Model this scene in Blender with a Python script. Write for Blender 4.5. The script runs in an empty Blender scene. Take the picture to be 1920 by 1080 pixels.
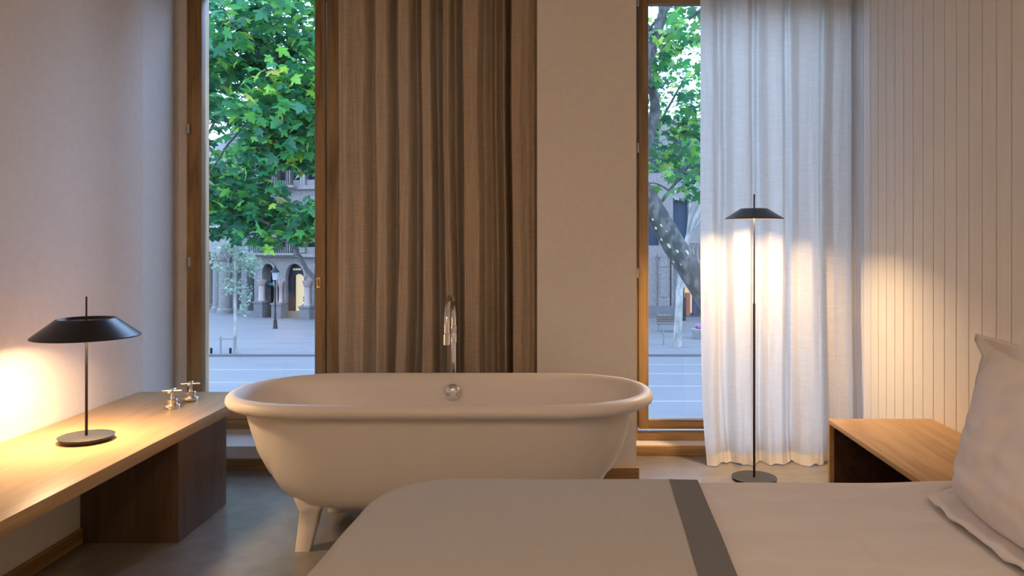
import bpy, bmesh, math, random
import numpy as np
from mathutils import Vector, Matrix, noise

S = bpy.context.scene
COL = S.collection
PI = math.pi
# ------------------------------------------------------------------ camera
F = 1480.0                    # focal length in pixels of the 1920 px wide frame
VX, VY, EYE = 1045.0, 445.0, 1.235
cam = bpy.data.cameras.new('camera')
cam.sensor_width = 36.0
cam.lens = F / 1920.0 * 36.0
cam.shift_x = -(VX - 960.0) / 1920.0
cam.shift_y = -(540.0 - VY) / 1920.0
cam.clip_start, cam.clip_end = 0.05, 400
camera = bpy.data.objects.new('camera', cam)
camera.location = (0, 0, EYE)
camera.rotation_euler = (PI / 2, 0, 0)
COL.objects.link(camera)
S.camera = camera
# ------------------------------------------------------------------ sky and exposure
W = bpy.data.worlds.new('sky'); S.world = W
W.use_nodes = True
wn, wl = W.node_tree.nodes, W.node_tree.links
wn.clear()
w_out = wn.new('ShaderNodeOutputWorld'); w_bg = wn.new('ShaderNodeBackground')
w_tc = wn.new('ShaderNodeTexCoord'); w_sep = wn.new('ShaderNodeSeparateXYZ'); w_rmp = wn.new('ShaderNodeValToRGB')
wl.new(w_tc.outputs['Generated'], w_sep.inputs[0]); wl.new(w_sep.outputs['Z'], w_rmp.inputs[0])
w_rmp.color_ramp.elements[0].position = 0.0; w_rmp.color_ramp.elements[0].color = (0.49, 0.65, 1.0, 1)
w_rmp.color_ramp.elements[1].position = 0.7; w_rmp.color_ramp.elements[1].color = (0.40, 0.58, 1.0, 1)
wl.new(w_rmp.outputs[0], w_bg.inputs['Color']); w_bg.inputs['Strength'].default_value = 8.8
wl.new(w_bg.outputs[0], w_out.inputs[0])
S.view_settings.view_transform = 'Standard'
S.view_settings.look = 'None'
S.view_settings.gamma = 1.0
S.view_settings.use_curve_mapping = False
S.view_settings.exposure = 0.0
S.cycles.max_bounces = 8
S.cycles.diffuse_bounces = 5
S.cycles.glossy_bounces = 4
S.cycles.transmission_bounces = 6
S.cycles.transparent_max_bounces = 12
S.cycles.caustics_reflective = False
S.cycles.caustics_refractive = False
WARM = (1.0, 0.66, 0.36)
WARM_FILL = (1.0, 0.69, 0.44)
P_FILL, P_TABLE, P_FLOOR = 12.0, 9.5, 15.5

# ------------------------------------------------------------------ materials
def mat(name, color, rough=0.6, metal=0.0, spec=0.5):
    m = bpy.data.materials.new(name); m.use_nodes = True
    b = m.node_tree.nodes['Principled BSDF']
    b.inputs['Base Color'].default_value = (*color, 1)
    b.inputs['Roughness'].default_value = rough
    b.inputs['Metallic'].default_value = metal
    b.inputs['Specular IOR Level'].default_value = spec
    return m

def N(m, t): return m.node_tree.nodes.new(t)
def L(m, a, b): m.node_tree.links.new(a, b)
def BS(m): return m.node_tree.nodes['Principled BSDF']

def noise_mat(name, c0, c1, scale=(5, 5, 5), nscale=1.0, rough=0.6, bump=0.0, detail=4, spec=0.5, lo=0.35, hi=0.65, bdist=0.002, bscale=None):
    m = mat(name, c0, rough, 0, spec)
    tc, mp, nz, rp = N(m, 'ShaderNodeTexCoord'), N(m, 'ShaderNodeMapping'), N(m, 'ShaderNodeTexNoise'), N(m, 'ShaderNodeValToRGB')
    mp.inputs['Scale'].default_value = scale
    L(m, tc.outputs['Object'], mp.inputs[0]); L(m, mp.outputs[0], nz.inputs['Vector'])
    nz.inputs['Scale'].default_value = nscale; nz.inputs['Detail'].default_value = detail
    rp.color_ramp.elements[0].position = lo; rp.color_ramp.elements[0].color = (*c0, 1)
    rp.color_ramp.elements[1].position = hi; rp.color_ramp.elements[1].color = (*c1, 1)
    L(m, nz.outputs['Fac'], rp.inputs[0]); L(m, rp.outputs[0], BS(m).inputs['Base Color'])
    if bump:
        bp = N(m, 'ShaderNodeBump'); bp.inputs['Strength'].default_value = bump; bp.inputs['Distance'].default_value = bdist
        src = nz
        if bscale:
            src = N(m, 'ShaderNodeTexNoise'); src.inputs['Scale'].default_value = bscale; src.inputs['Detail'].default_value = 3
            L(m, tc.outputs['Object'], src.inputs['Vector'])
        L(m, src.outputs['Fac'], bp.inputs['Height']); L(m, bp.outputs[0], BS(m).inputs['Normal'])
    return m

def wood_mat(name, dark, mid, light, axis, rough=0.45, fine=1.0, ring=0.35):
    """grain running along axis (0 x, 1 y, 2 z)"""
    m = mat(name, mid, rough, 0, 0.4)
    tc = N(m, 'ShaderNodeTexCoord')
    def nz(along, across, detail, dist=0.0):
        mp, n = N(m, 'ShaderNodeMapping'), N(m, 'ShaderNodeTexNoise')
        s = [across] * 3; s[axis] = along
        mp.inputs['Scale'].default_value = s
        L(m, tc.outputs['Object'], mp.inputs[0]); L(m, mp.outputs[0], n.inputs['Vector'])
        n.inputs['Scale'].default_value = 1.0; n.inputs['Detail'].default_value = detail; n.inputs['Distortion'].default_value = dist
        return n
    a = nz(0.9, 11 * fine, 3, 0.6)
    wv = N(m, 'ShaderNodeMath'); wv.operation = 'MULTIPLY'; wv.inputs[1].default_value = 7.0
    fr = N(m, 'ShaderNodeMath'); fr.operation = 'PINGPONG'; fr.inputs[1].default_value = 1.0
    L(m, a.outputs['Fac'], wv.inputs[0]); L(m, wv.outputs[0], fr.inputs[0])
    b = nz(4.0, 240 * fine, 2)
    mx = N(m, 'ShaderNodeMix'); mx.data_type = 'FLOAT'; mx.inputs[0].default_value = ring
    L(m, b.outputs['Fac'], mx.inputs[2]); L(m, fr.outputs[0], mx.inputs[3])
    rp = N(m, 'ShaderNodeValToRGB')
    rp.color_ramp.elements[0].position = 0.22; rp.color_ramp.elements[0].color = (*dark, 1)
    rp.color_ramp.elements[1].position = 0.78; rp.color_ramp.elements[1].color = (*light, 1)
    e = rp.color_ramp.elements.new(0.5); e.color = (*mid, 1)
    L(m, mx.outputs[0], rp.inputs[0]); L(m, rp.outputs[0], BS(m).inputs['Base Color'])
    bp = N(m, 'ShaderNodeBump'); bp.inputs['Strength'].default_value = 0.15; bp.inputs['Distance'].default_value = 0.001
    L(m, b.outputs['Fac'], bp.inputs['Height']); L(m, bp.outputs[0], BS(m).inputs['Normal'])
    return m

def linen_mat(name, c0, c1, trans, tcol, rough=0.9, warp=0.55):
    """woven cloth: horizontal slub threads, and light passing through by trans"""
    m = mat(name, c0, rough, 0, 0.1)
    tc = N(m, 'ShaderNodeTexCoord')
    def nz(sc, detail):
        mp, n = N(m, 'ShaderNodeMapping'), N(m, 'ShaderNodeTexNoise')
        mp.inputs['Scale'].default_value = sc
        L(m, tc.outputs['Object'], mp.inputs[0]); L(m, mp.outputs[0], n.inputs['Vector'])
        n.inputs['Scale'].default_value = 1; n.inputs['Detail'].default_value = detail
        return n
    h, v = nz((16, 16, 620), 2), nz((330, 80, 5), 3)
    ad = N(m, 'ShaderNodeMix'); ad.data_type = 'FLOAT'; ad.inputs[0].default_value = warp
    L(m, h.outputs['Fac'], ad.inputs[2]); L(m, v.outputs['Fac'], ad.inputs[3])
    rp = N(m, 'ShaderNodeValToRGB')
    rp.color_ramp.elements[0].position = 0.36; rp.color_ramp.elements[0].color = (*c0, 1)
    rp.color_ramp.elements[1].position = 0.64; rp.color_ramp.elements[1].color = (*c1, 1)
    L(m, ad.outputs[0], rp.inputs[0]); L(m, rp.outputs[0], BS(m).inputs['Base Color'])
    bp = N(m, 'ShaderNodeBump'); bp.inputs['Strength'].default_value = 0.25; bp.inputs['Distance'].default_value = 0.001
    L(m, ad.outputs[0], bp.inputs['Height']); L(m, bp.outputs[0], BS(m).inputs['Normal'])
    if trans > 0:
        t = N(m, 'ShaderNodeBsdfTranslucent'); sh = N(m, 'ShaderNodeMixShader'); sh.inputs[0].default_value = trans
        mm = N(m, 'ShaderNodeMix'); mm.data_type = 'RGBA'; mm.blend_type = 'MULTIPLY'; mm.inputs[0].default_value = 1.0
        L(m, rp.outputs[0], mm.inputs[6]); mm.inputs[7].default_value = (*tcol, 1)
        L(m, mm.outputs[2], t.inputs['Color'])
        L(m, BS(m).outputs[0], sh.inputs[1]); L(m, t.outputs[0], sh.inputs[2])
        L(m, sh.outputs[0], m.node_tree.nodes['Material Output'].inputs['Surface'])
    return m

def emit_mat(name, color, strength):
    m = mat(name, (0.01, 0.01, 0.01), 0.5)
    BS(m).inputs['Emission Color'].default_value = (*color, 1)
    BS(m).inputs['Emission Strength'].default_value = strength
    return m

def glass_mat(name):
    m = bpy.data.materials.new(name); m.use_nodes = True
    m.node_tree.nodes.remove(BS(m))
    tr, gl, mx, lw = N(m, 'ShaderNodeBsdfTransparent'), N(m, 'ShaderNodeBsdfGlossy'), N(m, 'ShaderNodeMixShader'), N(m, 'ShaderNodeFresnel')
    tr.inputs['Color'].default_value = (0.95, 0.97, 0.97, 1)
    gl.inputs['Roughness'].default_value = 0.01
    lw.inputs['IOR'].default_value = 1.3
    L(m, lw.outputs[0], mx.inputs[0]); L(m, tr.outputs[0], mx.inputs[1]); L(m, gl.outputs[0], mx.inputs[2])
    L(m, mx.outputs[0], m.node_tree.nodes['Material Output'].inputs['Surface'])
    return m

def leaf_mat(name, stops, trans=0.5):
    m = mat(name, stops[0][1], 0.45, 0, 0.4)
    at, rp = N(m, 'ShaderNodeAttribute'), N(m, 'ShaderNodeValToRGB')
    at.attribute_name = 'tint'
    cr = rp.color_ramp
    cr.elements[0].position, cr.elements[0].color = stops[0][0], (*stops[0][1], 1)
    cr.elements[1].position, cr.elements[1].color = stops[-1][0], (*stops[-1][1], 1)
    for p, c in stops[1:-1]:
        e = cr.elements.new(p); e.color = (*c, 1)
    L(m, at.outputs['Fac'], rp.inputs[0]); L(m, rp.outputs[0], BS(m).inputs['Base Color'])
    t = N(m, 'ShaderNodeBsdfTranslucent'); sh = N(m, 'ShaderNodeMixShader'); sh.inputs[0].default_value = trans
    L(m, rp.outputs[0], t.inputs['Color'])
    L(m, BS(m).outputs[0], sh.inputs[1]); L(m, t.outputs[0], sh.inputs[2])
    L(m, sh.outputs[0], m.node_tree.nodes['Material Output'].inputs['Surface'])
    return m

M = {}
M['wall'] = noise_mat('white_plaster', (0.80, 0.77, 0.73), (0.83, 0.80, 0.76), nscale=6, rough=0.85, bump=0.05, bscale=180, spec=0.2)
M['ceiling'] = mat('white_ceiling_paint', (0.82, 0.80, 0.77), 0.9)
M['plank'] = noise_mat('cream_painted_boards', (0.80, 0.775, 0.73), (0.825, 0.80, 0.755), scale=(30, 30, 3), rough=0.5, spec=0.35)
M['groove'] = mat('board_groove_brown', (0.42, 0.30, 0.17), 0.8)
M['floor'] = noise_mat('grey_beige_resin', (0.205, 0.19, 0.175), (0.24, 0.225, 0.205), nscale=2.2, rough=0.25, detail=6, bump=0.02, bscale=40)
M['oak_x'] = wood_mat('oak_along_x', (0.20, 0.115, 0.045), (0.36, 0.215, 0.085), (0.47, 0.30, 0.13), 0)
M['oak_y'] = wood_mat('oak_along_y', (0.20, 0.115, 0.045), (0.36, 0.215, 0.085), (0.47, 0.30, 0.13), 1)
M['oak_z'] = wood_mat('oak_along_z', (0.20, 0.115, 0.045), (0.36, 0.215, 0.085), (0.47, 0.30, 0.13), 2)
M['bench'] = wood_mat('pale_oak_veneer_y', (0.42, 0.255, 0.105), (0.52, 0.33, 0.145), (0.60, 0.40, 0.19), 1, 0.38, 1.0, 0.25)
M['bench_block'] = wood_mat('shaded_oak_veneer_z', (0.085, 0.05, 0.03), (0.115, 0.07, 0.042), (0.145, 0.095, 0.058), 2, 0.45, 1.0, 0.25)  # shade under the bench put into a darker oak colour
M['night'] = wood_mat('oak_board_y', (0.40, 0.225, 0.08), (0.53, 0.305, 0.112), (0.60, 0.365, 0.15), 1, 0.42, 0.8, 0.38)
M['night_in'] = wood_mat('dark_oak_inside', (0.05, 0.022, 0.012), (0.075, 0.035, 0.018), (0.10, 0.05, 0.025), 1, 0.6)  # inside boards much darker than the outer oak of the table
M['lamp'] = mat('black_matt_lacquer', (0.010, 0.010, 0.011), 0.30, 0.0, 0.5)
M['lamp_base'] = mat('graphite_lacquer', (0.035, 0.035, 0.037), 0.5)
M['lining'] = mat('white_lamp_lining', (0.85, 0.83, 0.78), 0.6)
M['led'] = emit_mat('warm_led_diffuser', (1.0, 0.72, 0.42), 8.0)
M['tub'] = mat('matt_white_composite', (0.84, 0.79, 0.74), 0.42, 0, 0.4)
M['chrome'] = mat('chrome', (0.86, 0.86, 0.87), 0.06, 1.0)
M['nickel'] = mat('satin_nickel', (0.70, 0.68, 0.65), 0.24, 1.0)
M['brass'] = mat('brass', (0.75, 0.50, 0.18), 0.35, 1.0)
M['linen'] = linen_mat('beige_linen', (0.40, 0.315, 0.225), (0.60, 0.49, 0.37), 0.08, (1.0, 0.8, 0.6))
M['sheer'] = linen_mat('white_sheer_linen', (0.78, 0.765, 0.735), (0.91, 0.895, 0.87), 0.60, (1.0, 0.95, 0.86), warp=0.36)
M['hem'] = linen_mat('white_linen_hem', (0.78, 0.745, 0.69), (0.90, 0.87, 0.82), 0.12, (1.0, 1.0, 1.0))
M['sheet'] = noise_mat('white_cotton', (0.74, 0.70, 0.665), (0.79, 0.75, 0.71), scale=(5, 14, 5), nscale=1.0, rough=0.85, bump=0.25, bscale=28, bdist=0.004, spec=0.15)
M['pillow'] = noise_mat('white_pillow_cotton', (0.76, 0.71, 0.67), (0.80, 0.75, 0.71), nscale=4, rough=0.85, bump=0.3, bscale=16, bdist=0.006, spec=0.15)
M['wool'] = noise_mat('grey_beige_wool', (0.60, 0.57, 0.52), (0.72, 0.685, 0.63), nscale=140, rough=0.95, bump=0.8, bdist=0.004, detail=3, spec=0.1)
M['stripe'] = noise_mat('dark_grey_wool', (0.17, 0.17, 0.17), (0.36, 0.355, 0.35), nscale=170, rough=0.95, bump=0.8, bdist=0.004, detail=3, spec=0.1)
M['mattress'] = mat('mattress_ticking', (0.7, 0.68, 0.65), 0.9)
M['bedbase'] = mat('dark_bed_base', (0.10, 0.085, 0.07), 0.8)
M['glass'] = glass_mat('window_glass')
M['bark'] = noise_mat('grey_green_plane_bark', (0.012, 0.0145, 0.012), (0.047, 0.047, 0.039), scale=(5, 5, 3), nscale=2.6, rough=0.9, bump=0.7, bdist=0.02, detail=7, lo=0.44, hi=0.60)
M['bark_dark'] = noise_mat('brown_grey_twig_bark', (0.014, 0.013, 0.011), (0.036, 0.033, 0.029), nscale=9, rough=0.9)
M['bark_patch'] = mat('pale_bark_patch', (0.20, 0.19, 0.12), 0.9)
M['bark_pale'] = noise_mat('pale_plane_bark', (0.13, 0.13, 0.11), (0.26, 0.25, 0.21), scale=(3, 3, 1.5), nscale=1.5, rough=0.9, bump=0.4, bdist=0.02)
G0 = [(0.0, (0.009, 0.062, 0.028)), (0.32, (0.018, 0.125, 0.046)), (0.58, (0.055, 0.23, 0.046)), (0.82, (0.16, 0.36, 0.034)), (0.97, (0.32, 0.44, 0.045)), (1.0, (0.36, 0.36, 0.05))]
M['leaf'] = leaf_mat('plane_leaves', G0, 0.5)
M['leaf_b'] = leaf_mat('backlit_plane_leaves', [(0.0, (0.010, 0.07, 0.03)), (0.4, (0.035, 0.15, 0.036)), (0.7, (0.10, 0.25, 0.036)), (1.0, (0.24, 0.35, 0.05))], 0.55)  # glow of backlit leaves put into a lighter leaf colour
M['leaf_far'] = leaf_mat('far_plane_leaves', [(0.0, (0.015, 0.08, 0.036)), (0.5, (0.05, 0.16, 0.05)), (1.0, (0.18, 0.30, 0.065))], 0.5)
M['leaf_pale'] = leaf_mat('backlit_pale_leaves', [(0.0, (0.11, 0.20, 0.12)), (0.5, (0.22, 0.30, 0.20)), (1.0, (0.36, 0.41, 0.28))], 0.5)  # overexposed backlight put into the paleness of these leaves
M['asphalt'] = noise_mat('grey_asphalt', (0.115, 0.11, 0.105), (0.135, 0.13, 0.12), scale=(0.3, 3, 1), nscale=1, rough=0.8, detail=6)
M['paving'] = noise_mat('pale_paving', (0.115, 0.11, 0.10), (0.145, 0.138, 0.125), scale=(0.25, 1.2, 1), nscale=1, rough=0.8, detail=6)
M['kerb'] = mat('granite_kerb', (0.10, 0.098, 0.095), 0.8)
M['paint'] = mat('white_road_paint', (0.19, 0.185, 0.175), 0.7)
M['stone'] = noise_mat('pale_facade_stone', (0.105, 0.094, 0.083), (0.15, 0.135, 0.118), nscale=1.5, rough=0.9, detail=6)
M['stone_pink'] = noise_mat('pink_marble', (0.16, 0.115, 0.095), (0.20, 0.15, 0.125), nscale=2.5, rough=0.5, detail=5)
M['stone_grey'] = noise_mat('grey_facade_stone', (0.07, 0.068, 0.065), (0.095, 0.09, 0.086), nscale=1.2, rough=0.9, detail=6)
M['dark_glass'] = mat('dark_window_glass', (0.010, 0.014, 0.022), 0.5, 0, 0.12)
M['shop_dark'] = mat('dark_shopfront', (0.008, 0.009, 0.013), 0.5, 0, 0.12)
M['shop_brown'] = mat('brown_shop_plinth', (0.13, 0.09, 0.05), 0.5)
M['shop_lit'] = emit_mat('lit_shop_window', (1.0, 0.84, 0.55), 0.8)
M['sign'] = emit_mat('white_shop_letters', (1.0, 0.97, 0.9), 0.6)
M['shop_teal'] = mat('teal_awning', (0.01, 0.12, 0.15), 0.6)
M['iron'] = mat('black_cast_iron', (0.005, 0.006, 0.007), 0.5, 0, 0.15)
M['lantern'] = mat('frosted_lantern_glass', (0.25, 0.255, 0.25), 0.3)
M['galv'] = mat('galvanised_steel', (0.14, 0.15, 0.12), 0.5, 0.2)
M['benchwood'] = mat('brown_bench_slats', (0.06, 0.034, 0.022), 0.6)
M['conc'] = mat('pale_concrete', (0.15, 0.145, 0.135), 0.85)
M['purple'] = mat('purple_flowers', (0.19, 0.08, 0.19), 0.8)
M['red'] = mat('red_brown_case', (0.36, 0.10, 0.05), 0.6)
M['navy'] = mat('navy_case', (0.02, 0.03, 0.09), 0.6)
M['fanlight'] = mat('blue_grey_shutters', (0.03, 0.05, 0.07), 0.6, 0, 0.15)

# overall darkness of the things out in the street
for k in ('bark', 'bark_patch', 'bark_pale', 'leaf', 'leaf_b', 'leaf_far', 'leaf_pale', 'asphalt', 'paving', 'kerb', 'paint', 'stone', 'stone_pink', 'stone_grey', 'shop_brown', 'shop_teal', 'lantern', 'galv', 'benchwood', 'conc', 'purple', 'fanlight'):
    OUT = 1.0 if k.startswith('leaf') else .66 if k in ('asphalt', 'paving', 'kerb', 'paint') else 1.0
    for nd in M[k].node_tree.nodes:
        if nd.type == 'VALTORGB':
            for e in nd.color_ramp.elements: e.color = (e.color[0] * OUT, e.color[1] * OUT, e.color[2] * OUT, 1)
        elif nd.type == 'BSDF_PRINCIPLED':
            c = nd.inputs['Base Color'].default_value; nd.inputs['Base Color'].default_value = (c[0] * OUT, c[1] * OUT, c[2] * OUT, 1)

# ------------------------------------------------------------------ helpers
def P(px, py, Y):
    """photo pixel at depth Y -> world point"""
    return Vector(((px - VX) * Y / F, Y, EYE - (py - VY) * Y / F))

def obj(name, bm, m, parent=None, loc=None, angle=35, smooth=True):
    me = bpy.data.meshes.new(name)
    bm.to_mesh(me); bm.free()
    me.materials.append(m)
    if smooth:
        me.polygons.foreach_set('use_smooth', [True] * len(me.polygons))
        me.set_sharp_from_angle(angle=math.radians(angle))
    o = bpy.data.objects.new(name, me); COL.objects.link(o)
    if parent is not None: o.parent = parent
    if loc is not None: o.location = loc
    return o

def mesh_obj(name, verts, faces, m, parent=None, smooth=True, attr=None, loc=None):
    me = bpy.data.meshes.new(name)
    me.from_pydata([tuple(v) for v in verts], [], [tuple(f) for f in faces])
    me.materials.append(m)
    if smooth: me.polygons.foreach_set('use_smooth', [True] * len(me.polygons))
    if attr is not None:
        a = me.attributes.new('tint', 'FLOAT', 'POINT'); a.data.foreach_set('value', attr)
    me.update()
    o = bpy.data.objects.new(name, me); COL.objects.link(o)
    if parent is not None: o.parent = parent
    if loc is not None: o.location = loc
    return o

def tag(o, label, cat, group=None, kind=None):
    o['label'] = label; o['category'] = cat
    if group: o['group'] = group
    if kind: o['kind'] = kind
    return o

def thing(name, loc, label, cat, rz=0, group=None, kind=None):
    o = bpy.data.objects.new(name, None); COL.objects.link(o)
    o.empty_display_size = 0.1
    o.location = loc; o.rotation_euler = (0, 0, rz)
    return tag(o, label, cat, group, kind)

def BM(): return bmesh.new()

def box(bm, x0, x1, y0, y1, z0, z1, bev=0.0, seg=2):
    mtx = Matrix.Translation(((x0 + x1) / 2, (y0 + y1) / 2, (z0 + z1) / 2)) @ Matrix.Diagonal((x1 - x0, y1 - y0, z1 - z0, 1))
    r = bmesh.ops.create_cube(bm, size=1.0, matrix=mtx)
    if bev > 0:
        es = list({e for v in r['verts'] for e in v.link_edges})
        bmesh.ops.bevel(bm, geom=es, offset=bev, segments=seg, affect='EDGES', profile=0.5)
    return bm

def lathe(bm, prof, n=40, mtx=None, cap=True):
    """prof: list of (r, z)"""
    rings = []
    for r, z in prof:
        if r < 1e-6:
            v = Vector((0, 0, z)); rings.append([bm.verts.new(mtx @ v if mtx else v)])
        else:
            ring = []
            for k in range(n):
                v = Vector((r * math.cos(2 * PI * k / n), r * math.sin(2 * PI * k / n), z))
                ring.append(bm.verts.new(mtx @ v if mtx else v))
            rings.append(ring)
    for a, b in zip(rings[:-1], rings[1:]):
        for k in range(n):
            k2 = (k + 1) % n
            if len(a) == 1 and len(b) == 1: continue
            if len(a) == 1: bm.faces.new((a[0], b[k2], b[k]))
            elif len(b) == 1: bm.faces.new((a[k], a[k2], b[0]))
            else: bm.faces.new((a[k], a[k2], b[k2], b[k]))
    if cap:
        if len(rings[0]) > 1: bm.faces.new(list(reversed(rings[0])))
        if len(rings[-1]) > 1: bm.faces.new(rings[-1])
    return bm

def tube(bm, pts, rad, n=12):
    pts = [Vector(p) for p in pts]
    if not hasattr(rad, '__len__'): rad = [rad] * len(pts)
    prev = None; rings = []
    for i, p in enumerate(pts):
        t = (pts[min(i + 1, len(pts) - 1)] - pts[max(i - 1, 0)]).normalized()
        if prev is None:
            u = t.orthogonal().normalized()
        else:
            u = (prev - t * prev.dot(t)).normalized()
        prev = u; w = t.cross(u)
        rings.append([bm.verts.new(p + (u * math.cos(2 * PI * k / n) + w * math.sin(2 * PI * k / n)) * rad[i]) for k in range(n)])
    for a, b in zip(rings[:-1], rings[1:]):
        for k in range(n):
            bm.faces.new((a[k], a[(k + 1) % n], b[(k + 1) % n], b[k]))
    bm.faces.new(list(reversed(rings[0]))); bm.faces.new(rings[-1])
    return bm

def prism(bm, pts2, y0, y1, f=None):
    """closed outline of (x, z) pairs extruded from y0 to y1; f maps the point"""
    f = f or (lambda x, y, z: Vector((x, y, z)))
    a = [bm.verts.new(f(x, y0, z)) for x, z in pts2]
    b = [bm.verts.new(f(x, y1, z)) for x, z in pts2]
    n = len(pts2)
    bm.faces.new(list(reversed(a))); bm.faces.new(b)
    for k in range(n): bm.faces.new((a[k], a[(k + 1) % n], b[(k + 1) % n], b[k]))
    return bm

def fix(bm):
    bmesh.ops.recalc_face_normals(bm, faces=bm.faces[:]); return bm

def smoothstep(t):
    t = max(0.0, min(1.0, t)); return t * t * (3 - 2 * t)

def interp(tab, x):
    if x <= tab[0][0]: return tab[0][1]
    for (a, va), (b, vb) in zip(tab[:-1], tab[1:]):
        if x <= b: return va + (vb - va) * smoothstep((x - a) / (b - a))
    return tab[-1][1]

def nz(x, y=0.0, z=0.0): return noise.noise(Vector((x, y, z)))

# ================================================================== the room
XL, XR, YF, YW, YB, HC = -2.116, 1.671, 4.03, 4.56, -2.3, 3.0
PL, PR = -0.1035, 0.403           # the pier between the two window recesses
YO = 4.78                         # outside face of the window wall

tag(obj('floor', box(BM(), XL - .2, XR + .3, YB - .1, YO, -0.12, 0.0), M['floor']), 'smooth grey beige poured floor of the room', 'floor', kind='structure')
tag(obj('ceiling', box(BM(), XL - .2, XR + .3, YB - .1, YF + .02, HC, HC + .15), M['ceiling']), 'white ceiling above the room', 'ceiling', kind='structure')

bm = BM()
box(bm, XL - .2, XL, YB, YF, 0, HC)
prism(bm, [(XL - .2, YF), (XL, YF), (-2.172, 4.47), (-2.176, 4.50), (-2.172, 4.525), (-2.143, YW), (-2.143, YO), (-2.4, YO)], 0, 2.75, lambda x, y, z: Vector((x, z, y)))
# plumbing wall under the bench
box(bm, XL - .05, -1.93, 0.2, 3.985, 0, 0.405)
tag(obj('wall_left', fix(bm), M['wall'], smooth=False), 'white plaster wall on the left behind the table lamp', 'wall', kind='structure')

bm = BM()
box(bm, PL, PR, YF, YO, 0, HC)                       # pier
box(bm, XL - .2, PL, YF, YO, 2.75, HC + .1)          # headers over the recesses
box(bm, PR, XR + .2, YF, YO, 2.75, HC + .1)
box(bm, -0.53, PL, YW, YO, 0, 2.75)                  # closed bit of wall beside the left window
box(bm, -2.141, PL, 4.20, YO, 0, 0.123)              # sill under the left window
box(bm, -2.141, -.53, YW, YO, 2.71, 2.75)
box(bm, PR, XR, 4.475, YO, 0, 0.057)                 # low sill under the right window
box(bm, PR, XR, YW, YO, 2.69, 2.75)
tag(obj('wall_front', bm, M['wall'], smooth=False), 'white plaster wall and pier between the two tall windows', 'wall', kind='structure')
tag(obj('wall_back', box(BM(), XL - .2, XR + .2, YB - .1, YB, 0, HC), M['wall'], smooth=False), 'white plaster wall behind the viewer', 'wall', kind='structure')

# boarded wall on the right: painted vertical boards with grooves
bm = BM()
PITCH = 0.1004
yk = 4.411
ys = []
y = yk + 2 * PITCH
while y > YB: ys.append(y); y -= PITCH
for y in ys:
    y1 = min(y, YO); y0 = max(y - PITCH, YB)
    box(bm, XR, XR + .02, y0 + .003, y1 - .003, 0, HC, 0.0015, 1)
wr = tag(obj('wall_right', bm, M['plank'], angle=25), 'cream painted vertical tongue and groove boards behind the bed head', 'wall', kind='structure')
obj('backing', box(BM(), XR + .008, XR + .2, YB, YO, 0, HC), M['groove'], wr, smooth=False)

# baseboards
def base(name, label, bx, m):
    return tag(obj(name, box(BM(), *bx, 0.002, 1), m), label, 'baseboard', kind='structure')
base('baseboard_front', 'oak baseboard along the foot of the pier', (PL, PR + .014, YF - .014, YF, 0, .062), M['oak_x'])
base('baseboard_left', 'oak baseboard on the low wall under the long bench', (-1.93, -1.915, .2, 3.188, 0, .06), M['oak_y'])
base('baseboard_window', 'oak baseboard on the sill under the left window', (-2.13, PL, 4.185, 4.20, 0, .06), M['oak_x'])
base('baseboard_sill', 'oak baseboard on the low sill under the right window', (PR, XR, 4.46, 4.475, 0, .055), M['oak_x'])

# windows -----------------------------------------------------------
def ring(bm, x0, x1, z0, z1, wl, wr, wb, wt, y0, y1, bev=0.002):
    """rectangular frame, two verticals and two rails"""
    return [(x0, x0 + wl, z0, z1), (x1 - wr, x1, z0, z1)], [(x0 + wl, x1 - wr, z0, z0 + wb), (x0 + wl, x1 - wr, z1 - wt, z1)]

def frame(name, parent, x0, x1, z0, z1, wl, wr, wb, wt, y0, y1):
    st, ra = ring(None, x0, x1, z0, z1, wl, wr, wb, wt, y0, y1)
    bm = BM()
    for a in st: box(bm, a[0], a[1], y0, y1, a[2], a[3], 0.003, 2)
    f = obj(name, bm, M['oak_z'], parent)
    bm = BM()
    for a in ra: box(bm, a[0], a[1], y0, y1, a[2], a[3], 0.003, 2)
    obj('rail', bm, M['oak_x'], f)
    return f

def hinge(parent, x, z, h=0.055):
    bm = BM()
    box(bm, x - .009, x + .009, YW - .008, YW + .004, z - h / 2, z + h / 2, .002, 1)
    tube(bm, [(x, YW - .010, z - h / 2), (x, YW - .010, z + h / 2)], .007, 10)
    obj('hinge', bm, M['nickel'], parent)

w1 = thing('window_1', (0, 0, 0), 'tall oak framed double window on the left beside the beige curtain', 'window', kind='structure')
XM = -1.337
frame('window_frame', w1, -2.2, -.50, .123, 2.72, .105, .07, .055, .05, YW + .012, YO - .03)
for x0, x1, wl_, wr_ in ((-2.117, XM - .004, .062, .061), (XM + .004, -.56, .076, .06)):
    s = frame('sash', w1, x0, x1, .185, 2.69, wl_, wr_, .062, .055, YW, YW + .07)
    obj('glass_pane', box(BM(), x0 + wl_ - .004, x1 - wr_ + .004, YW + .042, YW + .048, .243, 2.64), M['glass'], s, smooth=False)
    if x0 < -2:
        hinge(s, P(354, 0, YW).x, P(0, 241, YW).z); hinge(s, P(356, 0, YW).x, P(0, 491, YW).z)
        bm = BM(); box(bm, P(593, 0, YW).x, P(602, 0, YW).x, YW - .006, YW + .002, P(0, 541, YW).z, P(0, 519, YW).z, .004, 3)
        tube(bm, [(P(597.5, 0, YW).x, YW - .012, P(0, 536, YW).z), (P(597.5, 0, YW).x, YW - .012, P(0, 524, YW).z)], .005, 10)
        obj('lock_plate', bm, M['brass'], s)

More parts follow.
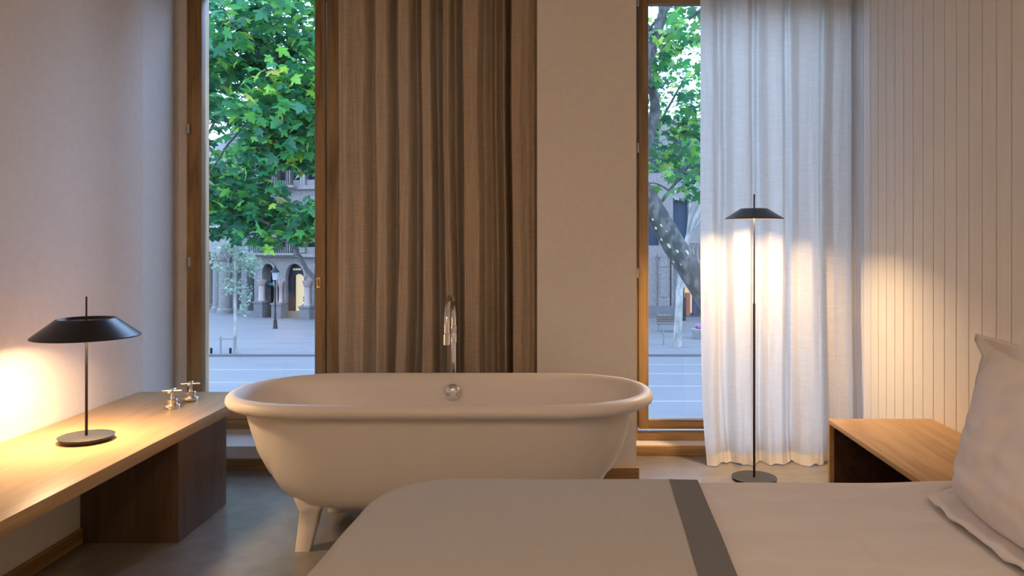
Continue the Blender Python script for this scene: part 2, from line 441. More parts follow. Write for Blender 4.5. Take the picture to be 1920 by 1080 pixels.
w2 = thing('window_2', (0, 0, 0), 'tall oak framed window on the right beside the white curtain', 'window', kind='structure')
frame('window_frame', w2, PR - .02, XR + .02, .058, 2.70, .085, .07, .050, .05, YW + .012, YO - .03)
s = frame('sash', w2, .471, XR - .03, .127, 2.64, .056, .06, .054, .052, YW, YW + .07)
obj('glass_pane', box(BM(), .523, XR - .086, YW + .042, YW + .048, .177, 2.592), M['glass'], s, smooth=False)
hinge(s, P(1195.5, 0, YW).x, P(0, 5, YW).z); hinge(s, P(1196, 0, YW).x, P(0, 278, YW).z); hinge(s, P(1196, 0, YW).x, P(0, 512, YW).z)

# ================================================================== furniture
# long bench along the left wall
BT = 0.455
bench = thing('wall_bench', (-1.82, 2.4, 0), 'long pale oak bench along the left wall carrying the table lamp and taps', 'bench')
obj('tabletop', box(BM(), -.293, .29, -2.2, 1.588, BT - .047, BT, .0025, 2), M['bench'], bench)
obj('support_block', box(BM(), -.108, .288, .79, 1.255, 0.0, BT - .048, .002, 1), M['bench_block'], bench)['label'] = 'oak support block under the bench end, shade put into its colour'

# lamps ---------------------------------------------------------------
def lamp(name, loc, label, cat, base_r, base_h, h_bot, h_top, h_all, r_bot, r_top, stem_r, power, thick_to=None, rz=0):
    t = thing(name, loc, label, cat, rz)
    obj('base', lathe(BM(), [(base_r * .86, 0), (base_r * .90, base_h * .1), (base_r * .985, base_h * .85), (base_r, base_h * .96), (base_r * .985, base_h), (0, base_h)], 64), M['lamp_base'], t)
    bm = BM(); lathe(bm, [(stem_r, base_h), (stem_r, thick_to or h_bot), (stem_r * (.62 if thick_to else .8), (thick_to or h_bot) + .004), (stem_r * .62, h_top + .004), (stem_r * .62, h_all - .002), (stem_r * .4, h_all), (0, h_all)], 20)
    st = obj('stem', bm, M['lamp'], t)
    d = .0016
    prof = [(stem_r * .9, h_top - .010), (r_top * .90, h_top - .010), (r_top * .97, h_top), (r_top, h_top), (r_bot, h_bot + .004), (r_bot, h_bot), (r_bot - d * 2, h_bot), (r_top - d, h_top - .012), (stem_r * .9, h_top - .012)]
    sh = obj('lamp_shade', lathe(BM(), prof, 72, cap=False), M['lamp'], t, angle=25)
    li = obj('shade_lining', lathe(BM(), [(r_bot - d * 2.6, h_bot + .0005), (r_top - d * 1.8, h_top - .0128), (stem_r * .95, h_top - .0128)], 72, cap=False), M['lining'], sh)
    li['label'] = 'white inside of the black shade'
    obj('light_diffuser', lathe(BM(), [(stem_r * 1.2, h_top - .016), (r_top * .8, h_top - .016), (r_top * .8, h_top - .0135), (stem_r * 1.2, h_top - .0135)], 48, cap=False), M['led'], sh)
    ld = bpy.data.lights.new('bulb', 'AREA'); ld.shape = 'DISK'; ld.size = r_top * 1.5; ld.spread = math.radians(146); ld.energy = power; ld.color = WARM
    lo = bpy.data.objects.new('bulb', ld); COL.objects.link(lo); lo.parent = t; lo.location = (0, 0, h_top - .019)
    return t

lp = P(162, 0, 3.03)
lamp('table_lamp', (lp.x, 3.03, BT), 'black table lamp with flared shade standing on the oak bench', 'lamp', .098, .020, .398, .469, .553, .1875, .102, .0052, P_TABLE)
lamp('floor_lamp', (1.005, 4.03, 0), 'tall thin black floor lamp standing before the white curtain', 'lamp', .113, .013, 1.328, 1.382, 1.455, .147, .067, .0062, P_FLOOR, thick_to=.895)

# taps on the bench ---------------------------------------------------
def tap(loc, rz, label):
    t = thing('tap_handle', loc, label, 'tap', rz, 'taps on the bench')
    obj('flange', lathe(BM(), [(.034, 0), (.035, .003), (.035, .018), (.033, .021), (.023, .021)], 40), M['nickel'], t)
    obj('body', lathe(BM(), [(.023, .020), (.0235, .022), (.0235, .042), (.021, .045), (.009, .046), (.0075, .052), (.0075, .070), (.010, .074), (.010, .090), (.007, .093), (0, .093)], 32), M['nickel'], t)
    bm = BM()
    for a in (0, PI / 2):
        c, s_ = math.cos(a), math.sin(a)
        tube(bm, [(-.042 * c, -.042 * s_, .081), (-.0415 * c, -.0415 * s_, .081), (.0415 * c, .0415 * s_, .081), (.042 * c, .042 * s_, .081)], [.005, .0062, .0062, .005], 14)
    obj('cross_handle', bm, M['nickel'], t)
    return t
tap((-1.757, 3.60, BT), math.radians(8), 'polished cross tap on the bench, the one nearer the table lamp')
tap((-1.752, 3.77, BT), math.radians(14), 'polished cross tap on the bench, the one nearer the window')

# bath tub ------------------------------------------------------------
TX, TY = -.486, 3.345
tub = thing('bathtub', (TX, TY, 0), 'white freestanding oval bathtub on four splayed legs', 'bathtub')
def stadium(a, b, n=24):
    e = min(a * .95, b * 1.22); st = a - e
    pts = []
    for k in range(n + 1):
        t = -PI / 2 + PI * k / n
        c, s_ = math.cos(t), math.sin(t)
        q = 2 / 2.25
        pts.append((st + e * abs(c) ** q, b * math.copysign(abs(s_) ** q, s_)))
    m = 10
    top = [(st - 2 * st * k / m, b) for k in range(1, m)]
    lef = [(-x, -y) for x, y in pts]
    bot = [(-x, -y) for x, y in top]
    return pts + top + lef + bot
lv = [(.150, .40, .13), (.151, .50, .18), (.160, .575, .225), (.182, .632, .262), (.22, .674, .287), (.27, .704, .302), (.33, .731, .312), (.40, .757, .320), (.47, .782, .327), (.53, .804, .332), (.549, .812, .335)]
for k in range(0, 15):
    th = math.radians(-120 + 16.5 * k)      # roll of the lip, from the underside over the outside to the inside
    lv.append((.5715 + .0285 * math.sin(th), .856 + .032 * math.cos(th), .351 + .032 * math.cos(th)))
lv += [(.556, .816, .312), (.53, .812, .307), (.45, .79, .298), (.36, .762, .286), (.28, .72, .265), (.235, .67, .235), (.205, .60, .195), (.192, .48, .14), (.19, .3, .06)]
bm = BM(); rings = []
for z, a, b in lv: rings.append([bm.verts.new((x, y, z)) for x, y in stadium(a, b)])
for r0, r1 in zip(rings[:-1], rings[1:]):
    n = len(r0)
    for k in range(n): bm.faces.new((r0[k], r0[(k + 1) % n], r1[(k + 1) % n], r1[k]))
bm.faces.new(list(reversed(rings[0]))); bm.faces.new(rings[-1])
bmesh.ops.remove_doubles(bm, verts=bm.verts[:], dist=.0002)
obj('basin', fix(bm), M['tub'], tub, angle=60)
for sx in (-1, 1):
    for sy in (-1, 1):
        bm = BM(); rr = []
        # square section leg with a flared root that melts into the shell
        for z, cx, cy, hx, hy in ((.26, .475, .120, .090, .080), (.22, .480, .135, .088, .080), (.195, .486, .149, .078, .073), (.178, .491, .160, .065, .061), (.166, .495, .169, .055, .052), (.156, .498, .176, .0465, .045), (.148, .4995, .181, .041, .040), (.145, .4995, .182, .0385, .0375), (.08, .507, .200, .034, .031), (.0, .518, .222, .0285, .0235)):
            rr.append([bm.verts.new((sx * (cx + dx * hx), sy * (cy + dy * hy), z)) for dx, dy in ((-1, -.75), (-.75, -1), (.75, -1), (1, -.75), (1, .75), (.75, 1), (-.75, 1), (-1, .75))])
        for a, b in zip(rr[:-1], rr[1:]):
            for k in range(8): bm.faces.new((a[k], a[(k + 1) % 8], b[(k + 1) % 8], b[k]))
        bm.faces.new(rr[0]); bm.faces.new(rr[-1])
        obj('leg', fix(bm), M['tub'], tub, angle=50)
mt = Matrix.Translation((.004, .300, .524)) @ Matrix.Rotation(PI / 2, 4, 'X')
obj('overflow_cover', lathe(BM(), [(.020, -.012), (.020, .004), (.036, .006), (.037, .010), (.034, .020), (.027, .028), (.016, .034), (.006, .036), (0, .036)], 40, mt), M['chrome'], tub)['label'] = 'round chrome overflow cover'
obj('drain', lathe(BM(), [(.032, .190), (.032, .193), (.026, .195), (0, .195)], 32), M['chrome'], tub)

# bath filler ---------------------------------------------------------
FX, FY = -.507, 3.86
fa = thing('bath_faucet', (FX, FY, 0), 'tall chrome floor standing faucet arching over the back of the bathtub', 'faucet')
obj('floor_flange', lathe(BM(), [(.045, 0), (.045, .006), (.040, .010), (.014, .012)], 40), M['chrome'], fa)
R = .122
arc = [(0, -R + R * math.cos(t), .835 + R * .93 * math.sin(t)) for t in [PI * k / 28 for k in range(29)]]
pts = [(0, 0, .01), (0, 0, .40), (0, 0, .80)] + arc + [(0, -2 * R, .79)]
obj('column', tube(BM(), pts, .0135, 20), M['chrome'], fa)
obj('spout_tip', lathe(BM(), [(.0145, .742), (.0165, .744), (.0165, .792), (.0135, .795)], 28, Matrix.Translation((0, -2 * R, 0))), M['chrome'], fa)
bm = BM(); lathe(bm, [(.0135, .722), (.0162, .724), (.0162, .766), (.0158, .767), (.0158, .769), (.0162, .770), (.0162, .802), (.0135, .804)], 28)
obj('mixer_collar', bm, M['chrome'], fa)

# curtains ------------------------------------------------------------
def curtain(name, tab, Y0, amp, z0, z1, m, label, seed, hem=None, flare=0.0, edge=None, wrinkle=.008):
    """tab: (photo px at depth Y0, 0 = fold crest .. 1 = valley)"""
    pa, pb = tab[0][0], tab[-1][0]
    nu, nv = 420, 110
    t = thing(name, ((P((pa + pb) / 2, 0, Y0)).x, Y0, 0), label, 'curtain')
    ox = t.location.x
    V = []
    for j in range(nv + 1):
        q = j / nv; z = z0 + (z1 - z0) * (q ** 1.35)
        low = math.exp(-(z - z0) / .55); floor_ = math.exp(-(z - z0) / .07)
        for i in range(nu + 1):
            u = i / nu; px = pa + (pb - pa) * u
            ins = math.sin(PI * u) ** .5
            drift = 9 * nz(px * .012 + seed, z * .55, 1.7) * ins + 3 * nz(px * .05, z * 1.3, seed) * ins
            d = interp(tab, px + drift)
            a = amp * (1 + .35 * nz(px * .01, z * .5, seed + 9)) * (1 + .25 * low)
            y = a * (d - .5)
            y += wrinkle * (1.0 + 1.6 * low) * nz(px * .055, z * 1.1, seed + 3) + .004 * nz(px * .12, z * 5.0, seed + 5)
            y += floor_ * (.035 * nz(px * .035, 0, seed + 7) - .012) - flare * low * .5
            e = edge(z) if edge else 0.0
            x = P(px, 0, Y0).x - ox + e * (1 - u) ** 3
            x += floor_ * .02 * nz(px * .03, 3.3, seed)
            zz = z + floor_ * (.020 * max(0, nz(px * .06, 5.5, seed)) )
            V.append((x, y, zz))
    Fc = []; w = nu + 1
    jh = int(nv * .06) if hem else 0
    for j in range(jh, nv):
        for i in range(nu):
            Fc.append((j * w + i, j * w + i + 1, (j + 1) * w + i + 1, (j + 1) * w + i))
    mesh_obj('cloth', V, Fc, m, t)
    if hem:
        Fh = [(j * w + i, j * w + i + 1, (j + 1) * w + i + 1, (j + 1) * w + i) for j in range(jh) for i in range(nu)]
        mesh_obj('hem', V[:(jh + 1) * w], Fh, hem, t)
    return t
tabL = [(637, .35), (650, .0), (666, .3), (683, .08), (699, .6), (711, .02), (725, .12), (739, .85), (751, .1), (767, .0), (780, .7), (790, .95), (797, .1), (812, .0), (820, .8), (831, 1), (839, .15), (850, 0), (859, .7), (869, 1), (877, .08), (900, 0), (909, .7), (922, .95), (932, .65), (941, .85), (948, .1), (957, 1), (963, .05), (976, 0), (990, .15), (1000, .3), (1007.5, .45)]
curtain('linen_curtain', tabL, 4.13, .145, .006, 2.733, M['linen'], 'heavy beige linen curtain hanging in folds behind the bathtub', 2.2, wrinkle=.012)
tabR = [(1311, .15), (1332, .0), (1350, .55), (1363, .85), (1376, .15), (1400, .0), (1414, .75), (1427, 1), (1439, .1), (1461, .1), (1474, .75), (1483, .9), (1494, .2), (1513, .0), (1531, .2), (1544, .9), (1559, .2), (1580, .05), (1597, .5)]
curtain('sheer_curtain', tabR, 4.35, .085, .004, 2.733, M['sheer'], 'white translucent linen curtain behind the floor lamp', 6.1, hem=M['hem'], flare=.07, edge=lambda z: .035 * math.exp(-z / .25), wrinkle=.013)
for nm, xa, xb, yy, lb in (('curtain_track', -2.0, -.12, 4.13, 'white ceiling track that carries the beige curtain'), ('curtain_track', .42, 1.64, 4.35, 'white ceiling track that carries the white curtain')):
    tag(obj(nm, box(BM(), xa, xb, yy - .015, yy + .015, 2.735, 2.75), M['ceiling']), lb, 'curtain track')

# nightstand ----------------------------------------------------------
nx0, nx1, ny0, ny1, nh = 1.208, 1.669, 2.42, 3.524, .425
ns = thing('bedside_table', ((nx0 + nx1) / 2, (ny0 + ny1) / 2, 0), 'low open fronted oak bedside table against the boarded wall', 'bedside table')
hx, hy = (nx1 - nx0) / 2, (ny1 - ny0) / 2
obj('top', box(BM(), -hx, hx, -hy, hy, nh - .021, nh, .0015, 2), M['night'], ns)
for sy in (-1, 1):
    y0, y1 = (hy - .021, hy) if sy > 0 else (-hy, -hy + .021)
    bm = box(BM(), -hx, hx, y0, y1, 0, nh - .0215, .001, 1)
    obj('side_panel', bm, M['night'], ns)
bm = BM(); box(bm, -hx + .02, hx, hy - .0295, hy - .0215, .02, nh - .022); box(bm, hx - .02, hx - .005, -hy + .022, hy - .03, .02, nh - .022); box(bm, -hx + .02, hx - .021, -hy + .022, hy - .03, nh - .030, nh - .0216)
obj('inner_lining', bm, M['night_in'], ns, smooth=False)['label'] = 'dark inside of the oak table'
obj('bottom_panel', box(BM(), -hx + .002, hx - .003, -hy + .022, hy - .0215, 0, .0195), M['night_in'], ns, smooth=False)

# bed -----------------------------------------------------------------
BX0, BX1, BY0, BY1, BZ = -.525, 1.655, .42, 2.335, .532
bed = thing('bed', ((BX0 + BX1) / 2, (BY0 + BY1) / 2, 0), 'wide low bed with its head against the boarded wall', 'bed')
bw, bd = (BX1 - BX0) / 2, (BY1 - BY0) / 2
obj('bed_base', box(BM(), -bw + .08, bw - .02, -bd + .06, bd - .06, .0, .24, .01, 2), M['bedbase'], bed)
obj('mattress', box(BM(), -bw + .05, bw - .01, -bd + .035, bd - .035, .245, .485, .05, 4), M['mattress'], bed)

def cover(name, x0, x1, top, m, parent, loc, foot, head, seed, drop, yin=0.0, wr=.004, shear=0.0, extra=None, nx=90, ny=150, thick=.012):
    """cloth laid over the bed: flat on top, rounded over the far and near edges, falling down the sides (and the foot)"""
    rad = .085
    y0, y1 = BY0 + yin, BY1 - yin
    V, Fc = [], []
    # arc-length parameter across the bed: near drop, top, far drop
    Ly = (y1 - y0) - 2 * rad + PI * rad
    tot = Ly + 2 * drop
    def cross(s):
        s -= drop
        if s < 0: return y0, -rad + s, True
        if s < PI * rad / 2:
            a = s / rad; return y0 + rad - rad * math.cos(a), -rad + rad * math.sin(a), False
        if s < Ly - PI * rad / 2: return y0 + rad + (s - PI * rad / 2), 0.0, False
        if s < Ly:
            a = (Ly - s) / rad; return y1 - rad + rad * math.cos(a), -rad + rad * math.sin(a), False
        return y1, -rad - (s - Ly), True
    xs = []
    if foot:
        nf = 36
        totf = drop + PI * rad / 2
        for k in range(nf):
            s_ = totf * k / nf
            if s_ < drop: xs.append((x0, -rad - (drop - s_)))
            else:
                a = (s_ - drop) / rad; xs.append((x0 + rad - rad * math.cos(a), -rad + rad * math.sin(a)))
        xa = x0 + rad
    else: xa = x0
    for k in range(nx + 1): xs.append((xa + (x1 - xa) * k / nx, 0.0))
    for i, (x, dz) in enumerate(xs):
        for j in range(ny + 1):
            y, dy, side = cross(tot * j / ny)
            zz = dy + dz
            xx = x
            if foot:
                # round the plan corner
                rc = .25
                cx = x0 + rc
                if x < cx:
                    cyn, cyf = y0 + rc, y1 - rc
                    for cyy, sg in ((cyf, 1), (cyn, -1)):
                        q = (y - cyy) * sg
                        if q > 0:
                            px_, py_ = (x - cx), q
                            ln = max(abs(px_), py_)
                            l2 = math.hypot(px_, py_)
                            if l2 > 1e-6:
                                k_ = ln / l2
                                xx = cx + px_ * k_; y = cyy + sg * py_ * k_
                zz = max(zz, -top + .04)
            xx += shear * (y - BY1)
            zz += wr * nz(xx * 2.1 + seed, y * 2.1, seed) + wr * .45 * nz(xx * 6 + seed, y * 6, 2 + seed)
            if side: y += .012 * nz(xx * 5, zz * 2, seed)
            if extra: zz += extra(xx, y) if not side else 0
            V.append((xx - loc[0], y - loc[1], top + zz - loc[2]))
    w = ny + 1
    for i in range(len(xs) - 1):
        for j in range(ny): Fc.append((i * w + j, (i + 1) * w + j, (i + 1) * w + j + 1, i * w + j + 1))
    o = mesh_obj(name, V, Fc, m, parent)
    if parent is None: o.location = loc
    sd = o.modifiers.new('thickness', 'SOLIDIFY'); sd.thickness = thick; sd.offset = -1
    return o

SHR = .045
lc = (.8, 1.35, .25)
o = cover('bed_sheet', .21, 1.645, BZ, M['sheet'], None, lc, False, True, 3.3, .26, wr=.0045,
      extra=lambda x, y: .0035 * math.exp(-((x - .69) / .006) ** 2) - .002 * math.exp(-((x - .705) / .01) ** 2) + .006 * smoothstep((x - .8) / .5))
tag(o, 'smooth white cotton sheet spread over the head half of the bed', 'bed sheet')
bl = thing('blanket', (0, 1.35, .25), 'thick beige grey wool blanket with dark stripe covering the bed foot', 'blanket')
o = cover('wool_field', BX0, .325, BZ + .010, M['wool'], bl, (0, 1.35, .25), True, False, 8.2, .26, wr=.006, shear=SHR, yin=-.004, thick=.016)
o = cover('border_stripe', .325, .406, BZ + .0105, M['stripe'], bl, (0, 1.35, .25), False, False, 8.2, .26, wr=.006, shear=SHR * 1.15, yin=-.004, thick=.016, nx=24)
o['label'] = 'dark grey woven stripe along the blanket edge'

# pillow ---------------------------------------------------------------
pw, ph = .72, .41
pil = thing('pillow', (1.06, 1.715, BZ + .012), 'plump white pillow with flat edge leaning on the bed head', 'pillow')
lean = math.radians(12)
def pil_pt(u, v, side, fl=0.0):
    """u along the bed width -1..1, v up -1..1; side -1 faces the foot of the bed"""
    cu, cv = max(-1, min(1, u)), max(-1, min(1, v))
    th = .105 * (max(0, 1 - abs(cu) ** 2.6) ** .55) * (max(0, 1 - abs(cv) ** 2.8) ** .6)
    th *= 1 + .18 * (-cv)
    pinch = .06 * (abs(cu) ** 2) * (abs(cv) ** 2)
    yy = u * pw / 2 * (1 - .05 * (1 - cv * cv)) * (1 - pinch * .3)
    hh = (v + 1) * ph / 2 * (1 - .05 * (1 - cu * cu) * (1 if v > 0 else 0))
    xx = side * th * (1.25 if side < 0 else .85) + .006 * nz(u * 3, v * 3, side)
    if side < 0: xx += .016 * math.sin(9 * u + 5 * v) * max(0, v) * (1 - abs(cu)) +   .008 * nz(u * 2.2 + v * 5, v * 3 - u * 4, 4) + .002 * nz(u * 7 + v * 3, v * 2 - u * 3, 6)
    return xx, yy, hh
def lean_pt(x, y, h):
    return (x * math.cos(lean) + h * math.sin(lean), y, h * math.cos(lean) - x * math.sin(lean) * .3)
bm = BM(); n1, n2 = 64, 48
grids = {}
for side in (-1, 1):
    g = [[bm.verts.new(lean_pt(*pil_pt(-1 + 2 * i / n1, -1 + 2 * j / n2, side))) for j in range(n2 + 1)] for i in range(n1 + 1)]
    for i in range(n1):
        for j in range(n2): bm.faces.new((g[i][j], g[i + 1][j], g[i + 1][j + 1], g[i][j + 1]))
bmesh.ops.remove_doubles(bm, verts=bm.verts[:], dist=.004)
obj('cushion', fix(bm), M['pillow'], pil, angle=70)
# flat flange round the edge
bm = BM(); ringv = []
fw = .052
per = [(-1 + 2 * k / 40, -1) for k in range(40)] + [(1, -1 + 2 * k / 30) for k in range(30)] + [(1 - 2 * k / 40, 1) for k in range(40)] + [(-1, 1 - 2 * k / 30) for k in range(30)]
for k, (u, v) in enumerate(per):
    row = []
    for s_ in (-.35, 0, .35, .7, 1):
        x, y, h = pil_pt(u, v, -1)
        ou = fw * s_ * (.25 if v <= -.92 else 1) * (u if abs(u) == 1 or abs(u) > .94 else 0); ov = fw * s_ * (v if abs(v) > .92 else 0)
        if v <= -.92:      # lower flange is splayed out on the sheet towards the foot
            X, Yy, Hh = lean_pt(x, y + ou, 0.0)
            wv_ = .010 * nz(u * 6, s_, 3)
            row.append((X - .02 - max(0, s_) * fw * 1.35 - .02 * (1 - u * u), Yy, max(.004, .010 + .012 * (1 - max(0, s_)) + wv_)))
        else:
            X, Yy, Hh = lean_pt(x + s_ * .012 * nz(u * 4, v * 4, 8), y + ou, h + ov)
            if v > .9 and u > .6: X -= max(0, s_) * .03 * (u - .6) / .4; Hh -= max(0, s_) * .02
            row.append((X, Yy, Hh))
    ringv.append([bm.verts.new(p) for p in row])
n = len(ringv)
for k in range(n):
    a, b = ringv[k], ringv[(k + 1) % n]
    for q in range(4): bm.faces.new((a[q], b[q], b[q + 1], a[q + 1]))
fl = obj('flange', fix(bm), M['pillow'], pil, angle=70)
sd = fl.modifiers.new('thickness', 'SOLIDIFY'); sd.thickness = .006; sd.offset = 0

# fill lights added in the ceiling, out of frame, to warm the room ---------
for k, (x, y) in enumerate(((-1.1, -.2), (.6, -.2), (-1.1, -1.4), (.6, -1.4))):
    t = thing('added_fill_light', (x, y, HC), 'round fill light added in the ceiling, out of view', 'added fill light', group='added fill lights')
    obj('trim_ring', lathe(BM(), [(.085, -.001), (.11, -.001), (.112, -.006), (.09, -.010), (.085, -.006)], 40, cap=False), M['ceiling'], t)
    obj('lens', lathe(BM(), [(0, -.003), (.084, -.003)], 40, cap=False), M['led'], t)
    ld = bpy.data.lights.new('bulb', 'AREA'); ld.shape = 'DISK'; ld.size = .30; ld.energy = P_FILL; ld.color = WARM_FILL
    lo = bpy.data.objects.new('bulb', ld); COL.objects.link(lo); lo.parent = t; lo.location = (0, 0, -.02)

# ================================================================== the street
ZS = EYE - 5.135                     # street level
tag(obj('road', box(BM(), -60, 60, 12, 34, ZS - .3, ZS), M['asphalt'], smooth=False), 'wide grey asphalt avenue outside the windows', 'road', kind='structure')
tag(obj('pavement', box(BM(), -60, 60, 34.25, 90, ZS - .3, ZS + .06), M['paving'], smooth=False), 'broad pale pavement in front of the far buildings', 'pavement', kind='structure')
tag(obj('near_pavement', box(BM(), -60, 60, YO, 12, ZS - .3, ZS + .08), M['paving'], smooth=False), 'pavement along the near side of the avenue', 'pavement', kind='structure')
tag(obj('kerb', box(BM(), -60, 60, 34, 34.25, ZS - .3, ZS + .09), M['kerb'], smooth=False), 'granite kerb along the far side of the avenue', 'kerb', kind='structure')
for yv, xa, xb in ((31.8, 1, 30), (29.7, 1, 30), (27.2, 1, 30), (24.7, 1, 30), (30.6, -40, -4), (27.9, -40, -4)):
    o = obj('lane_line', box(BM(), xa, xb, yv - .11, yv + .11, ZS, ZS + .006), M['paint'], smooth=False)
    tag(o, 'white line painted across the grey avenue', 'road marking', 'lines painted on the avenue', kind='structure')

# trees -----------------------------------------------------------------
LEAF_H = [(0, -.02), (.10, -.10), (.30, -.12), (.42, -.02), (.36, .10), (.30, .14), (.46, .20), (.60, .34), (.74, .40), (.62, .50), (.46, .50), (.30, .44), (.26, .50), (.30, .66), (.18, .74), (.10, .88)]
LEAF = LEAF_H + [(0, 1.02)] + [(-x, y) for x, y in reversed(LEAF_H[1:])]
LEAF_S = [(0, 0), (.45, .1), (.55, .45), (.2, .5), (0, 1), (-.2, .5), (-.55, .45), (-.45, .1)]
def foliage(name, blobs, size, m, parent, seed, simple=False, gap=0.0, origin=(0, 0, 0), droop=.5, hole=None):
    rng = random.Random(seed)
    out = LEAF_S if simple else LEAF
    V, Fc, A = [], [], []
    o0 = Vector(origin)
    for (cx, cy, cz, rx, ry, rz, n) in blobs:
        cnt = 0; tries = 0
        while cnt < n and tries < n * 8:
            tries += 1
            d = Vector((rng.gauss(0, 1), rng.gauss(0, 1), rng.gauss(0, 1))).normalized() * (rng.random() ** .42)
            p = Vector((cx + d.x * rx, cy + d.y * ry, cz + d.z * rz))
            if gap and nz(p.x * 1.15 + seed, p.y * .55, p.z * 1.15) < gap - .35: continue
            if hole and hole(p): continue
            cnt += 1
            s = size * rng.uniform(.65, 1.25)
            ax = rng.uniform(0, 2 * PI)
            # blade points outwards and hangs down a bit
            out_d = Vector((math.cos(ax), math.sin(ax), -rng.uniform(0, 1.1) * droop * 2)).normalized()
            nrm = (Vector((rng.gauss(0, .5), rng.gauss(0, .5), 1)) - out_d * 0).normalized()
            nrm = (nrm - out_d * nrm.dot(out_d)).normalized()
            sd_ = out_d.cross(nrm)
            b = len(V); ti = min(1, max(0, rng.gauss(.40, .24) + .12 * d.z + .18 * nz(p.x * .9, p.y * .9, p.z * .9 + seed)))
            V.append(p + out_d * s * .34 + nrm * s * .05 - o0); A.append(ti)
            for (x, y) in out:
                V.append(p + sd_ * x * s + out_d * y * s - nrm * (x * x * .25 + (y - .35) ** 2 * .28) * s - o0); A.append(ti)
            k = len(out)
            for q in range(k): Fc.append((b, b + 1 + q, b + 1 + (q + 1) % k))
    return mesh_obj(name, V, Fc, m, parent, smooth=True, attr=A)

def limb(bm, pts, r0, r1, sub=6, wob=.05, seed=0, n=10):
    pts = [Vector(p) for p in pts]; out = []; rad = []
    k = len(pts) - 1
    for i in range(k):
        p0, p1, p2, p3 = pts[max(i - 1, 0)], pts[i], pts[i + 1], pts[min(i + 2, k)]
        for j in range(sub):
            t = j / sub
            out.append(.5 * ((2 * p1) + (p2 - p0) * t + (2 * p0 - 5 * p1 + 4 * p2 - p3) * t * t + (3 * p1 - p0 - 3 * p2 + p3) * t ** 3))
    out.append(pts[-1])
    for i, p in enumerate(out):
        f = i / (len(out) - 1)
        p += Vector((nz(i * .7, seed), nz(i * .7, seed + 5), 0)) * wob * (1 if 0 < f < 1 else 0)
        rad.append(r0 + (r1 - r0) * f)
    return tube(bm, out, rad, n)

def twigs(bm, start, ends, r0, seed):
    rng = random.Random(seed)
    for e in ends:
        s, e = Vector(start), Vector(e)
        mid = (s + e) / 2 + Vector((rng.uniform(-.3, .3), rng.uniform(-.3, .3), rng.uniform(-.1, .35)))
        limb(bm, [s, mid, e], r0, r0 * .3, 5, .03, seed)
        for q in range(3):
            a = mid.lerp(e, rng.uniform(0, .7)); b = a + Vector((rng.uniform(-.7, .7), rng.uniform(-.6, .6), rng.uniform(-.35, .6)))
            limb(bm, [a, a.lerp(b, .5) + Vector((0, 0, .08)), b], r0 * .4, r0 * .12, 3, .02, seed + q)

# near plane tree left: trunk stands behind the beige curtain, crown fills the left window
b0 = Vector((-1.0, 9.6, ZS + .08))
tA = thing('plane_tree', b0, 'big plane tree close outside the left window, dense dark green leaves', 'tree')
bm = BM()
r_ = lambda *p: tuple(Vector(p) - b0)
limb(bm, [r_(-1.0, 9.6, ZS), r_(-1.05, 9.6, -2), r_(-1.2, 9.6, -.2), r_(-1.1, 9.7, 2.2), r_(-1.3, 9.9, 5.5)], .26, .10, 6, .05, 1, 14)
obj('trunk', bm, M['bark'], tA)
bm = BM()
limb(bm, [r_(-1.2, 9.55, -.3), r_(-2.2, 9.1, .25), tuple(P(588, 520, 9) - b0), tuple(P(563, 483, 9) - b0), tuple(P(543, 453, 9) - b0), tuple(P(500, 418, 9) - b0), tuple(P(430, 395, 9.2) - b0)], .036, .009, 6, .02, 2)
limb(bm, [tuple(P(560, 470, 9) - b0), tuple(P(540, 450, 8.9) - b0), tuple(P(505, 470, 8.8) - b0)], .012, .005, 4, .01, 3, 6)
limb(bm, [r_(-1.1, 9.7, .9), r_(-2.2, 9.7, 1.3), tuple(P(588, 445, 9.6) - b0), tuple(P(540, 405, 9.6) - b0), tuple(P(470, 400, 9.6) - b0)], .034, .009, 6, .02, 4)
limb(bm, [r_(-1.1, 9.8, 1.9), r_(-2.0, 9.6, 2.3), tuple(P(590, 230, 9.5) - b0), tuple(P(555, 165, 9.5) - b0), tuple(P(480, 75, 9.5) - b0), tuple(P(400, 40, 9.5) - b0)], .04, .010, 6, .02, 5)
limb(bm, [r_(-1.2, 9.8, 2.4), r_(-2.2, 9.6, 3.0), tuple(P(592, 95, 9.5) - b0), tuple(P(570, 55, 9.5) - b0), tuple(P(520, -40, 9.5) - b0)], .045, .018, 6, .02, 6)
limb(bm, [tuple(P(590, 230, 9.5) - b0), tuple(P(500, 205, 9.3) - b0), tuple(P(440, 255, 9.2) - b0), tuple(P(390, 330, 9.1) - b0)], .025, .008, 6, .02, 7, 8)
twigs(bm, r_(-1.2, 9.8, 3.2), [r_(-3.4, 10.5, 4.2), r_(-2.6, 8.8, 4.6), r_(-.2, 10.6, 4.6), r_(.6, 9.2, 3.6)], .05, 11)
obj('branches', bm, M['bark_dark'], tA)
blobs = [(-3.75, 9.6, 3.3, 1.75, 1.5, 1.30, 1250), (-3.6, 9.9, 2.05, 1.35, 1.2, .62, 560), (-2.95, 9.2, 2.55, 1.0, .9, .7, 330), (-3.85, 9.3, 1.52, .62, .7, .36, 120), (-3.35, 9.2, 1.42, .45, .5, .26, 60),
         (-2.93, 9.0, 1.33, .28, .3, .17, 34), (-2.74, 9.0, 1.6, .25, .4, .28, 40), (-3.2, 10.6, 4.1, 2.4, 1.8, .7, 150), (-1.5, 10, 3.2, 1.2, 1.3, 1.3, 110),
         (-3.28, 9.0, 1.17, .14, .14, .08, 6)]
blobs = [(*b_[:6], int(b_[6] * 2.2)) for b_ in blobs]
foliage('leaves', blobs, .128, M['leaf'], tA, 21, gap=.27, origin=b0)

